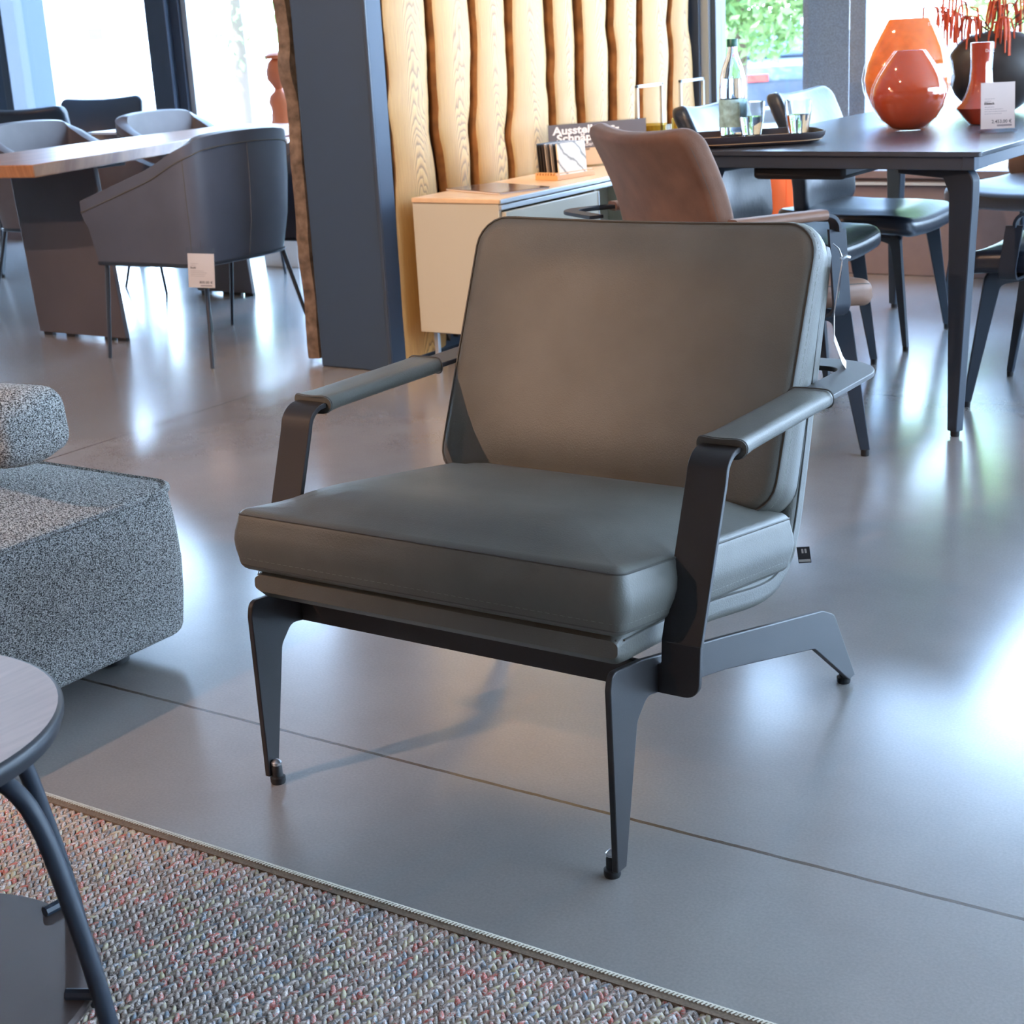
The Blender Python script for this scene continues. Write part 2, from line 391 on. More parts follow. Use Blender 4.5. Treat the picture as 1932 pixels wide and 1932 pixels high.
def rrect(w, d, r, n=6, side=6):
    """rounded rectangle centred on 0, with extra points along the sides"""
    pts = []; hw, hd = w/2, d/2
    cs = [(hw-r, hd-r, 0), (-hw+r, hd-r, 90), (-hw+r, -hd+r, 180), (hw-r, -hd+r, 270)]
    for i, (x, y, a) in enumerate(cs):
        for q in range(n+1):
            t = R(a + 90*q/n); pts.append((x + r*math.cos(t), y + r*math.sin(t)))
        nx = cs[(i+1) % 4]; t = R(nx[2]); e = (nx[0] + r*math.cos(t), nx[1] + r*math.sin(t)); s0 = pts[-1]
        for q in range(1, side): pts.append((s0[0] + (e[0]-s0[0])*q/side, s0[1] + (e[1]-s0[1])*q/side))
    return pts
def cushion(bld, w, d, h, Rc, r, fn, bt=0, bb=0, bs=0, k=0, side=6, seams=None):
    """upholstered block: plan w x d (corner Rc), height h, edge radius r; bulges; fn maps to place"""
    base = rrect(w, d, Rc, side=side); nrm = []
    for i, p in enumerate(base):
        a, b = base[i-1], base[(i+1) % len(base)]; t = Vector((b[0]-a[0], b[1]-a[1])).normalized(); nrm.append(Vector((t.y, -t.x)))
    rings = []; caps = [0.02, .15, .3, .45, .6, .72, .83, .92]
    def inset(e, z, bulge):
        return [(p[0] - n.x*(e-bulge), p[1] - n.y*(e-bulge), z) for p, n in zip(base, nrm)]
    def capring(s_, top):
        z0 = h if top else 0; b_ = bt if top else -bb
        ring = []
        for p, n in zip(base, nrm):
            q = Vector((p[0]-n.x*r, p[1]-n.y*r))*s_
            u, v = 1-abs(q.x)/(w/2-r*.9), 1-abs(q.y)/(d/2-r*.9)
            ed = min(1, max(0, u)*2.6)*min(1, max(0, v)*2.6); ed = math.sin(ed*PI/2)
            ring.append((q.x, q.y, z0 + b_*ed))
        return ring
    for s_ in caps: rings.append(capring(s_, False))
    for q in range(0, 6):
        t = PI/2*q/5; rings.append(inset(r*(1-math.sin(t)), r*(1-math.cos(t)), 0))
    hs = h - 2*r
    for q in range(1, 4): rings.append(inset(0, r + hs*q/4, bs*math.sin(PI*q/4)))
    for q in range(0, 6):
        t = PI/2*q/5; rings.append(inset(r*(1-math.cos(t)), h - r*(1-math.sin(t)), 0))
    for s_ in caps[::-1]: rings.append(capring(s_, True))
    rr = [[fn(Vector(p)) for p in ring] for ring in rings]
    bld.loft(rr, k)
    def ringat(e, z): return [fn(Vector(p)) for p in inset(e, z, 0)]
    return ringat
def text(body, size, m, parent, loc, rot, ext=.0004, bold=0, name='lettering', align='LEFT', sx=1.0):
    cu = bpy.data.curves.new(name, 'FONT'); cu.body = body; cu.size = size; cu.extrude = ext; cu.offset = bold; cu.align_x = align
    cu.resolution_u = 3
    t = bpy.data.objects.new(name, cu); S.collection.objects.link(t)
    dg = bpy.context.evaluated_depsgraph_get(); me = bpy.data.meshes.new_from_object(t.evaluated_get(dg)); me.name = name
    bpy.data.objects.remove(t)
    me.materials.clear(); me.materials.append(m)
    o = bpy.data.objects.new(name, me); link(o, parent); o.location = loc; o.rotation_euler = rot; o.scale = (sx, 1, 1)
    return o

# ------------------------------------------------------------------ room shell
GY = 6.35                    # plane of the glass front
def slab_box(name, x0, y0, z0, x1, y1, z1, m, bevel=0): return struct(B().box(x0, y0, z0, x1, y1, z1).build(name, m, bevel=bevel))
slab_box('floor', -14, -7, -.1, 6, GY+.1, 0, M['floor'])
slab_box('ceiling', -14, -7, 3.2, 6, GY+.1, 3.3, M['ceiling'])
slab_box('wall_back', -14, -7.2, 0, 6, -7, 3.2, M['wall'])
slab_box('wall_left', -14.2, -7, 0, -14, GY, 3.2, M['wall'])
# right side: wall with a broad shop window
b = B(); b.box(6, -7, 0, 6.2, 1.6, 3.2); b.box(6, 1.6, 0, 6.2, GY, .5); b.box(6, 1.6, 2.9, 6.2, GY, 3.2); b.box(6, GY-.3, .5, 6.2, GY+.1, 2.9)
struct(b.build('wall_right', M['wall']))
# glass front: lintel, parapet, piers
slab_box('wall_front_lintel', -14, GY, 2.1, 6, GY+.15, 3.2, M['lintel'])
b = B(); b.box(-3.12, GY-.02, 0, 6, GY+.14, .40); b.box(-3.12, GY-.05, .398, 6, GY+.14, .43)
struct(b.build('wall_front_parapet', M['parapet'], bevel=.004))
slab_box('trim_1', -2.56, GY-.052, .372, 6, GY-.018, .384, M['alu'])
slab_box('wall_front_plinth', -14, GY-.02, 0, -3.45, GY+.12, .09, M['parapet'])
slab_box('wall_front_pier', -2.77, GY+.16, 0, -2.49, GY+.42, 3.2, M['pier'])
slab_box('wall_front_left_pier', -8.6, GY+.02, 0, -7.62, GY+.3, 3.2, M['pillar'])
def win(name, xs, z0, frame_w=.05):
    root = struct(bpy.data.objects.new(name, None)); link(root)
    for a, c in xs: B().box(a, GY+.05, z0, c, GY+.058, 2.1).build('pane', M['glass'], root)
    return root
w1 = win('window_1', [(-7.6, -6.45), (-6.20, -3.5)], .09)
f = B()
for a, c in ((-6.45, -6.30), (-7.66, -7.6), (-3.55, -3.47)): f.box(a, GY-.04, .09, c, GY+.12, 2.1)
f.box(-6.30, GY+.0, .09, -6.24, GY+.10, 2.1)
f.build('window_frame', M['frame'], w1, bevel=.004)
B().box(-6.238, GY+.02, .09, -6.20, GY+.09, 2.1).build('window_bead', M['alu'], w1)
w2 = win('window_2', [(-3.10, -2.70), (-2.52, 6)], .43)
f = B(); f.box(-3.22, GY-.04, .0, -3.16, GY+.12, 2.1); f.box(-3.125, GY-.0, .43, -3.10, GY+.1, 2.1)
f.build('window_frame', M['frame'], w2, bevel=.003)
B().box(-3.16, GY-.02, .43, -3.125, GY+.1, 2.1).build('window_bead', M['alu'], w2)
w3 = win('window_3', [], .5)
B().box(6.08, 1.6, .5, 6.09, GY-.3, 2.9).build('pane', M['glass'], w3)

# partition wall behind the slabs, with the blue-grey end pillar
slab_box('wall_partition', -3.45, 4.10, 0, -3.23, 6.30, 3.2, M['frame'])
p = slab_box('wall_pillar', -3.46, 4.02, 0, -3.155, 4.10, 3.2, M['pillar'], bevel=.006)
slab_box('trim_2', -3.166, 4.012, 0, -3.152, 4.022, 3.2, M['frame'], bevel=.003)

# live-edge oak slabs
def edge_wobble(seed, z):
    rr = random.Random(seed*7+1); ph = [rr.uniform(0, 6.28) for _ in range(5)]; zk = rr.uniform(.55, 1.1)
    return .016*math.sin(z*2.9+ph[0]) + .008*math.sin(z*6.7+ph[1]) + .003*math.sin(z*21+ph[2]) - .018*math.exp(-((z-zk)/.06)**2)
def wood_slab(y0, y1, x, seed, label, face=1, z0=0.0, top=3.05, group='oak slabs on the partition wall', th=.050, el=None, er=None):
    rr = random.Random(seed); yc = (y0+y1)/2; w = (y1-y0)/2
    n = 90; el = seed if el is None else el; er = seed+50 if er is None else er
    rings = []; f_ = face
    for i in range(n+1):
        z = z0 + (top-z0)*i/n
        l_ = -w + edge_wobble(el, z) + .0015*rr.uniform(-1, 1); r_ = w + edge_wobble(er, z) - .004 - .004*math.sin(z*3+er) + .0015*rr.uniform(-1, 1)
        be = .080 + .026*math.sin(z*3.3+er)
        zz = z + (rr.uniform(-.012, .02) if (i == 0) else 0)
        P = [(0, l_+.012), (th*.45*f_, l_+.001), (th*.85*f_, l_+.003), (th*f_, l_+.014), (th*f_, (l_+r_)/2), (th*.96*f_, r_-be), (th*.83*f_, r_-be*.62), (th*.60*f_, r_-be*.32), (th*.30*f_, r_-.006), (0, r_-.001)]
        rings.append([Vector((a, c, zz)) for a, c in P])
    nn = 10; v = [q for rg in rings for q in rg]; fs = []; fm = []
    for i in range(n):
        for a in range(nn):
            fs.append((i*nn+a, i*nn+(a+1) % nn, (i+1)*nn+(a+1) % nn, (i+1)*nn+a)); fm.append(0 if 2 <= a <= 6 else 1)
    fs += [tuple(range(nn))[::-1], tuple(range(n*nn, n*nn+nn))]; fm += [1, 1]
    o = mesh('wood_slab', v, fs, None, mats=[M['oak'], M['bark']], fmat=fm)
    o.location = (x, yc, 0)
    return tag(o, label, 'wood slab', group)
ed = [4.105, 4.39, 4.62, 4.84, 5.115, 5.35, 5.575, 5.82, 6.08, 6.285]
names = ['live-edge oak slab directly beside the blue-grey pillar, reaching the floor',
         'live-edge oak slab rising behind the left end of the sideboard, over the magazine',
         'live-edge oak slab, third from the pillar, above the magazine end',
         'live-edge oak slab, fourth from the pillar, behind the sample cards',
         'live-edge oak slab, fifth from the pillar, behind the lettered sign',
         'live-edge oak slab, sixth from the pillar, behind the right half of the sign',
         'live-edge oak slab, seventh from the pillar, behind the nearer lantern',
         'live-edge oak slab between the two metal lantern handles',
         'live-edge oak slab nearest the window frame, pale grain']
for i in range(9):
    wood_slab(ed[i]+.001, ed[i+1]-.004, -3.207, 11+i, names[i], z0=.01 if i == 0 else .06, el=100+i, er=101+i, th=.052)
o = wood_slab(4.03, 4.32, -3.494, 40, 'dark live-edge board seen edge-on left of the blue-grey pillar', face=-1, z0=.03, th=.050, group=None)
o.data.materials[0] = M['frayed']; o.data.materials[1] = M['frayed']
# ragged grey slab feet under the sideboard
bl = B(); rr = random.Random(3)
for i in range(34):
    y = 4.20 + i*.05; hh = rr.uniform(.0, .05)
    bl.prism([(y, .30), (y+.05, .30), (y+.047, .03+hh), (y+.03, .012+rr.uniform(0, .03)), (y+.012, .03+rr.uniform(0, .04))], lambda u, w, t: Vector((t, u, w)), -3.235, -3.21)
tag(bl.build('weathered_board', M['frayed'], smooth=False), 'ragged weathered grey board low on the wall under the sideboard', 'wood board')

# ------------------------------------------------------------------ hero armchair
HX, HY = -1.223, 1.56
H = thing('lounge_armchair', 'large olive-grey leather lounge armchair with dark flat-bar metal frame in the foreground', 'armchair', (HX, HY, 0))
# side frames: front leg, sloping rail, splayed rear leg out of one plate
side_poly = [(.002, 0.012), (.024, 0.012), (.062, .205), (.088, .230), (.30, .188), (.590, .114), (.722, .012), (.746, .012), (.662, .148), (.620, .168), (.30, .238), (.08, .284), (.006, .293), (.0, .27)]
side_poly = fillet(side_poly, [0, 0, .02, .02, 0, .02, 0, 0, .03, .03, 0, 0, .022, .02])
def side_frame(sx):
    def fn(u, v, t): return Vector((sx*(.300 + .033*u/.73 + t), u, v))
    return B().prism(side_poly, fn, -.0045, .0045).build('side_frame', M['metal'], H, bevel=.0015)
for sx in (-1, 1):
    sf = side_frame(sx)
    for (yy, ang) in ((.013, 0), (.735, .35)):
        g = B(); g.lathe([(.0105, 0), (.0115, .003), (.0115, .010), (.008, .012), (.008, .026), (.006, .030)], 16, (sx*(.300+.033*yy/.73)-.011*sx, yy, 0)); g.build('foot_glide', M['rubber'], sf)
        g = B(); g.lathe([(.0075, .030), (.008, .034), (.004, .038), (.001, .039)], 12, (sx*(.300+.033*yy/.73)-.011*sx, yy, 0)); g.build('glide_screw', M['chrome'], sf)
# arm frame: cross rail, upright bars, arms and the bar round the back, one continuous flat strip
def arm_path():
    fr = []; T = .008
    yb = .118
    top = Vector((.347, .192, .500)); bot = Vector((.3445, yb, .297))
    for q in range(0, 5):
        s_ = q/4; p = bot.lerp(top, s_); fr.append((p, (-1, 0, .03), (0, 1, -.3), .057))
    # bend to horizontal
    c = Vector((.347, .192+.034, .498))
    for q in range(1, 8):
        a = R(15) + (R(90)-R(15))*q/7
        d = Vector((0, -math.cos(a), math.sin(a)))
        fr.append((c + d*.034, (-1, 0, 0), d*-1, .057))
    zt = .532
    fr.append(((.347, .50, zt), (-1, 0, 0), (0, 0, -1), .057))
    # plan corner at rear
    pc = Vector((.287, .70, zt))
    for q in range(0, 10):
        t = PI/2*q/9; d = Vector((math.cos(t), math.sin(t), 0)); fr.append((pc + d*(.06 - .006*q/9), -d, (0, 0, -1), .057))
    fr.append(((0, .754, zt), (0, -1, 0), (0, 0, -1), .05))
    return fr
ap = arm_path()
left = [(Vector((-Vector(q[0]).x, Vector(q[0]).y, Vector(q[0]).z)), (-Vector(q[1]).x, Vector(q[1]).y, Vector(q[1]).z), (-Vector(q[2]).x, Vector(q[2]).y, Vector(q[2]).z), q[3]) for q in ap]
bb_ = B()
up_ = fillet([(-.369, .225), (.369, .225), (.373, .300), (.3165, .300), (.315, .265), (-.315, .265), (-.3165, .300), (-.373, .300)], [.022, .022, 0, 0, .006, .006, 0, 0], 8)
bb_.prism(up_, lambda u, v, t: Vector((u, .118 + t, v)), -.004, .004)
bb_.ribbon(ap, .057, .008); bb_.ribbon([(q[0], q[1], q[2], q[3]) for q in left], .057, .008)
bb_.build('arm_frame', M['metal'], H, bevel=.0012)
# leather arm pads wrapped round the bar
for sx in (-1, 1):
    pr = rrect(.068, .024, .0115, n=5, side=3); rings = []
    ys = [.235, .245, .27, .33, .42, .49, .520, .532]; ws = [1.07, 1.05, 1.0, .98, .98, 1.0, 1.03, 1.0]
    for y_, w_ in zip(ys, ws):
        rings.append([Vector((sx*.347 + p_[0]*w_, y_ - (.012*(1-(p_[0]/.034)**2) if y_ < .25 else -.006*(1-(p_[0]/.034)**2) if y_ > .515 else 0), .533 + p_[1]*(1.12 if y_ < .25 else 1))) for p_ in pr])
    pad = B().loft(rings).build('arm_pad', M['leather'], H)
    bs_ = B()
    for y_ in (.239, .528):
      bs_ = B(); bs_.tube([(sx*.347 + p_[0]*1.07, y_ - (.012 if y_ < .3 else -.006)*(1-(p_[0]/.036)**2), .533 + p_[1]*1.12) for p_ in pr], .0012, 5, closed=True)
      bs_.build('arm_pad_seam', M['welt'], pad)
# upholstered shell: seat tray that turns up into the back
prof = [(.022, .312), (.15, .300), (.30, .277), (.43, .252), (.50, .248), (.548, .268), (.580, .31), (.605, .38), (.640, .50), (.675, .62), (.705, .725)]
def shell_pt(s_):
    s_ *= len(prof)-1; i = min(int(s_), len(prof)-2); t = s_-i
    P = [Vector(prof[max(0, min(len(prof)-1, i+k))]) for k in (-1, 0, 1, 2)]
    return .5*((2*P[1]) + (P[2]-P[0])*t + (2*P[0]-5*P[1]+4*P[2]-P[3])*t*t + (3*P[1]-P[0]-3*P[2]+P[3])*t**3)
def shell_fn(v):
    s_ = min(1, max(0, v.y/1.0+.5)); p = shell_pt(s_); q = shell_pt(min(1, s_+.01)) - shell_pt(max(0, s_-.01)); q.normalize()
    nrm = Vector((-q.y, q.x)); w = v.z - .02
    return Vector((v.x, p.x + nrm.x*w, p.y + nrm.y*w))
def cushion_long(bld, w, h, Rc, r, fn, nseg=28):
    """strip cushion swept along y in [-.5,.5]; rounded side edges and ends"""
    rings = []
    sec = rrect(w, h, r, n=5, side=8)
    for i in range(nseg+1):
        t = -.5 + i/nseg; e = 1.0
        dd = min(t+.5, .5-t)
        sc = 1 if dd > .03 else math.sqrt(max(0.0, 1-((.03-dd)/.03)**2))*.5+.5
        rings.append([fn(Vector((p_[0]*(1 if sc == 1 else .985+.015*sc), t, p_[1]*sc + h/2))) for p_ in sec])
    bld.loft(rings)
bl = B(); cushion_long(bl, .612, .048, .02, .016, shell_fn, 60)
shell = bl.build('seat_shell', M['leather'], H)
bs_ = B()
for sx in (-.306, .306):
    bs_.tube([shell_fn(Vector((sx, -.485 + .97*i/40, .036))) for i in range(41)], .0016, 5)
bs_.tube([shell_fn(Vector((-.30 + .6*i/20, -.494, .036))) for i in range(21)], .0016, 5)
bs_.build('shell_seam', M['welt'], shell)
# seat cushion
a_s = math.atan2(-.078, .53)
def seat_fn(v):
    y = v.y + .265; z = v.z
    fx = 1 + .008*(1-abs(2*y/.53-1))
    crown = 0
    return Vector((v.x*fx, .006 + y*math.cos(a_s) - (z-.05)*math.sin(a_s)*.6, .340 + y*math.sin(a_s) + z*math.cos(a_s)))
bl = B(); ra = cushion(bl, .642, .53, .092, .018, .018, seat_fn, bt=.036, bb=0, bs=.006, side=10)
sc = bl.build('seat_cushion', M['leather'], H)
bs_ = B(); e = .020*(1-math.cos(PI/4))
bs_.tube([p_ for p_ in ra(.003, .092-.008)], .0017, 5, closed=True); bs_.tube(ra(.003, .010), .0014, 5, closed=True)
bs_.build('cushion_welt', M['welt'], sc)
def stitches(parent, ring, ln=3, gap=2, rad=.0006, fine=4, rng_=None, mt='stitch'):
    P = []
    n = len(ring)
    for i in range(n):
        a, c = ring[i], ring[(i+1) % n]; L_ = (c-a).length; k = max(1, int(L_/.0022))
        for q in range(k): P.append(a.lerp(c, q/k))
    st = B(); i = 0
    while i+ln < len(P):
        if rng_ is None or rng_(P[i]): st.tube([P[i], P[i+ln]], rad, 4)
        i += ln+gap
    return st.build('stitching', M[mt], parent)
stitches(sc, ra(-.0003, .092-.026)); stitches(sc, ra(-.0002, .020))
bs_ = B()
for sx in (-.288, .288):      # upright corner seams at the front
    bs_ = B(); bs_.tube([seat_fn(Vector((sx+ (.012 if sx > 0 else -.012), -.2655+.004, z_))) for z_ in (.014, .03, .05, .07, .086)], .0014, 5)
    bs_.build('corner_seam', M['welt'], sc)
# back cushion
def back_fn(v):
    # plan: x across, y = up along the back, z = thickness towards the sitter (-y)
    u = v.y + .225; s_ = u/.45
    th = v.z*(1.18 - .42*s_)
    y0, z0 = .588, .320; y1, z1 = .734, .748
    d = Vector((y1-y0, z1-z0)).normalized(); nn = Vector((-d.y, d.x))
    yy = y0 + d.x*u + nn.x*th; zz = z0 + d.y*u + nn.y*th
    dip = -.010*math.cos(v.x/.3*PI/2)*max(0, s_-.8)*5*.6
    return Vector((v.x*(1.0 - .0*s_), yy + .012*(v.x/.3)**2*(-1), zz + dip + .004))
bl = B(); ra = cushion(bl, .615, .45, .088, .055, .022, back_fn, bt=.016, bb=.0, bs=.004, side=10)
bc = bl.build('back_cushion', M['leather'], H)
bs_ = B(); bs_.tube(ra(.003, .088-.008), .0017, 5, closed=True); bs_.tube(ra(.003, .010), .0017, 5, closed=True)
bs_.build('cushion_welt', M['welt'], bc)
stitches(bc, ra(-.0003, .088-.024))
# small woven brand tab on the shell edge
tb = B(); tb.box(0, -.0008, 0, .020, .0008, .026)
t_ = tb.build('fabric_tab', M['ink'], H); t_.location = (.306, .585, .255); t_.rotation_euler = (0, R(-8), R(10)); t_['label'] = 'small black fabric tab'
tb = B(); tb.box(.001, -.0013, .002, .019, -.0008, .006); tb.box(.007, -.0013, .016, .010, -.0008, .023); tb.box(.012, -.0013, .016, .015, -.0008, .023)
tb.build('tab_print', M['white_ink'], t_)

# price tag hanging behind the armchair on a strap
T = thing('hanging_tag', 'white folded price tag in a clear sleeve hanging behind the olive-grey armchair', 'price tag', (HX+.318, HY+.70, .70))
wd = (-.36, .93, 0); 
fr = [((0, .02, .0), wd, (1, .4, .1)), ((-.006, .022, -.03), wd, (1, .4, .15)), ((-.016, .03, -.08), wd, (1, .4, .1)), ((-.018, .035, -.12), wd, (1, .4, -.2)), ((-.006, .04, -.155), wd, (1, .4, -.6)), ((.008, .045, -.178), wd, (1, .4, -.6))]
B().ribbon(fr, .055, .0012).build('paper_slip', M['paper'], T)
B().ribbon([((.002, .02, .012), wd, (1, .4, .1)), ((-.006, .022, -.05), wd, (1, .4, .1))], .06, .0008).build('clear_sleeve', M['plastic'], T)
g = B(); g.tube([(-.012, .012, .03), (-.004, .016, .022), (0, .02, .008)], .0012, 6); g.tube([(0, .014, .006), (.006, .02, .010), (.010, .026, .008)], .003, 6)
g.build('tag_clip', M['chrome'], T)

# ------------------------------------------------------------------ sofa
SO = thing('sofa', 'grey bouclé upholstered sofa seat block at left on low dark feet', 'sofa', (-2.02, 1.93, 0))
def sofa_fn(v):
    # plan x in [-w/2,w/2], y; local root at corner (x max, y max)
    return Vector((v.x - .95, v.y - .95, v.z + .035))
bl = B()
def sf_fn(v):
    q = sofa_fn(v); sag = 0
    return q
ra = cushion(bl, 1.9, 1.9, .285, .055, .022, sf_fn, bt=.078, bs=.010, side=18)
so = bl.build('seat_block', M['boucle'], SO)
bs_ = B(); bs_.tube(ra(.002, .285-.008), .0075, 6, closed=True); bs_.build('seat_seam', M['boucle'], so)
for (x_, y_) in ((-.09, -.13), (-.1, -1.75), (-1.75, -.13), (-1.75, -1.75)):
    B().lathe([(.022, 0), (.03, .004), (.03, .04)], 20, (x_, y_, 0)).build('foot', M['rubber'], SO)
CU = B()
def cu_fn(v):
    e = Euler((R(8), 0, R(2))).to_matrix() @ Vector((v.x, v.z, v.y)); return e
cushion(CU, 1.1, .125, .15, .04, .026, lambda v: Vector((v.x, v.z + .012*math.sin(v.x*14), v.y*(1 + .12*math.sin(v.x*9+1)) + .012*math.sin(v.x*6))), bt=.01, bb=.01, bs=.008, side=12)
c_ = CU.build('sofa_cushion', M['boucle'])
c_.location = (-2.632, 1.60, .452); c_.rotation_euler = (R(3), R(-1.5), 0)
tag(c_, 'thick grey bouclé bolster cushion lying on the sofa at the left edge', 'cushion')

# ------------------------------------------------------------------ round side table
RT = thing('side_table', 'round two-tier side table with greyed wood top and black tube legs on the rug', 'side table', (-1.331, .791, .0138))
bl = B(); bl.lathe([(.001, .413), (.195, .413), (.205, .418), (.209, .428), (.2095, .436), (.208, .4385), (.2045, .440)], 72, k=1, caps=False)
bl.lathe([(.2045, .440), (.15, .4402), (.001, .4402)], 72, k=0, caps=False)
bl.build('table_top', [M['side_wood'], mat('dark_stained_edge', (.018, .020, .026), .45)], RT)
sh = B(); sh.lathe([(.001, .130), (.205, .130), (.2085, .133), (.2085, .137), (.205, .140), (.001, .140)], 72); sh.build('glass_shelf', M['smoke'], RT)
def tleg(a, spread=.235):
    ca, sa = math.cos(a), math.sin(a); P = []
    for r_, z_ in ((.235, 0.0), (.222, .14), (.20, .27), (.185, .335), (.168, .370), (.14, .393), (.10, .402), (.05, .403), (0, .403)): P.append((r_*ca, r_*sa, z_))
    Q = [Vector(p_) for p_ in P]
    out = []
    for i in range(len(Q)-1):
        P0, P1, P2, P3 = Q[max(i-1, 0)], Q[i], Q[i+1], Q[min(i+2, len(Q)-1)]
        for q in range(4):
            t = q/4; out.append(.5*((2*P1)+(P2-P0)*t+(2*P0-5*P1+4*P2-P3)*t*t+(3*P1-P0-3*P2+P3)*t**3))
    out.append(Q[-1]); return out
for a in (R(28), R(84), R(208), R(264)):
    L_ = B().tube(tleg(a), .0095, 12).build('leg', M['metal2'], RT)
    s_ = B(); s_.tube([(.222*math.cos(a), .222*math.sin(a), .146), (.185*math.cos(a), .185*math.sin(a), .146)], .006, 8); s_.build('shelf_bracket', M['metal2'], L_)

# ------------------------------------------------------------------ rug
RG = thing('braided_rug', 'multicoloured braided wool rug with twisted beige cord edge in the lower left', 'rug', (0, 0, 0))
RX0, RX1, RY0, RY1 = -2.35, .25, .22, 1.358
B().box(RX0, RY0, .001, RX1, RY1, .006).build('backing', M['rugbase'], RG)
def ellip():
    v = []; f = []
    nu, nv = 6, 5
    for i in range(1, nv):
        t = PI*i/nv
        for j in range(nu): v.append((math.cos(t), math.sin(t)*math.cos(2*PI*j/nu), math.sin(t)*math.sin(2*PI*j/nu)))
    v.append((1, 0, 0)); v.append((-1, 0, 0)); a, c = len(v)-2, len(v)-1
    tri = []
    for i in range(nv-2):
        for j in range(nu):
            p0, p1, p2, p3 = i*nu+j, i*nu+(j+1) % nu, (i+1)*nu+(j+1) % nu, (i+1)*nu+j
            tri += [(p0, p1, p2), (p0, p2, p3)]
    for j in range(nu): tri.append((a, (j+1) % nu, j)); tri.append((c, (nv-2)*nu+j, (nv-2)*nu+(j+1) % nu))
    return np.array(v), np.array(tri)
ev, et = ellip()
px_, py_ = .0155, .0108
xs = np.arange(RX0+px_/2, RX1-px_/2, px_); ys = np.arange(RY0+py_/2, RY1-.004, py_)
gx, gy = np.meshgrid(xs, ys)
inst = []
for sgn in (-1, 1):
    cx_ = (gx + sgn*px_*.25).ravel(); cy_ = (gy + (0 if sgn < 0 else py_*.3)).ravel(); n_ = len(cx_)
    ang = np.full(n_, sgn*R(38)) + rng.normal(0, .10, n_) + PI/2*0
    # strand runs diagonally: direction (cos, sin) measured from +y
    dx, dy = -sgn*np.sin(np.abs(ang))*1.0, np.cos(ang)
    L_ = .0098 + rng.normal(0, .0006, n_); Wd = .0039 + rng.normal(0, .0003, n_)
    A = ev[None, :, 0]*L_[:, None]; Bv = ev[None, :, 1]*Wd[:, None]; Cz = ev[None, :, 2]*.0040
    X_ = cx_[:, None] + A*dx[:, None] - Bv*dy[:, None]; Y_ = cy_[:, None] + A*dy[:, None] + Bv*dx[:, None]
    Z_ = .0085 + Cz + ev[None, :, 0]*.0022 + rng.normal(0, .0004, n_)[:, None]
    inst.append(np.stack([X_, Y_, Z_], -1))
VV = np.concatenate(inst, 0); NI = VV.shape[0]; nv_ = ev.shape[0]
FF = (et[None] + (np.arange(NI)*nv_)[:, None, None]).reshape(-1, 3)
me = bpy.data.meshes.new('pile'); me.vertices.add(NI*nv_); me.vertices.foreach_set('co', VV.reshape(-1).astype('f'))
me.loops.add(len(FF)*3); me.loops.foreach_set('vertex_index', FF.reshape(-1).astype('i'))
me.polygons.add(len(FF)); me.polygons.foreach_set('loop_start', np.arange(0, len(FF)*3, 3, dtype='i')); me.polygons.foreach_set('loop_total', np.full(len(FF), 3, dtype='i'))
me.update(calc_edges=True); me.polygons.foreach_set('use_smooth', np.ones(len(FF), dtype=bool)); me.materials.append(M['yarn'])
pile = bpy.data.objects.new('braided_pile', me); link(pile, RG); pile['kind'] = 'stuff'
bl = B(); bl.tube([(RX0, RY1+.004, .007), (RX1, RY1+.004, .007)], .0052, 8); bl.box(RX0, RY1-.012, .004, RX1, RY1+.002, .0135)
bd = bl.build('edge_binding', M['binding_d'], RG)
bl = B(); x_ = RX0
while x_ < RX1:
    bl.tube([(x_, RY1-.001, .0135), (x_+.003, RY1+.005, .0138), (x_+.0065, RY1+.0105, .009), (x_+.008, RY1+.0115, .003)], .0016, 5); x_ += .0052
o = bl.build('twisted_cord', M['binding'], bd); o['kind'] = 'stuff'

# ------------------------------------------------------------------ dining-height chairs (shared builder)
def plate_leg(parent, x, y, z, dx, dy, w0=.042, w1=.022, t=.012, m='metal2', inw=.09):
    """flat tapering leg whose top bends inwards; foot at (x+dx, y+dy)"""
    d = Vector((dx, dy, 0)); L_ = d.length; d.normalize(); nrm = Vector((-d.y, d.x, 0))
    poly = [(-inw, z-.03), (-w0*.5, z-.04), (L_-w1*.5, .014), (L_+w1*.5, .014), (w0*.55, z-.02), (w0*.2, z), (-inw, z)]
    poly = fillet(poly, [0, .02, 0, 0, .015, .015, 0], 4)
    lg = B().prism(poly, lambda u, v, tt: Vector((x, y, 0)) + d*u + nrm*tt + Vector((0, 0, v)), -t/2, t/2).build('leg', M[m], parent, bevel=.002)
    p_ = Vector((x, y, 0)) + d*(L_)
    B().lathe([(.009, 0), (.010, .003), (.010, .016)], 10, p_).build('foot_glide', M['rubber'], lg)
    return lg
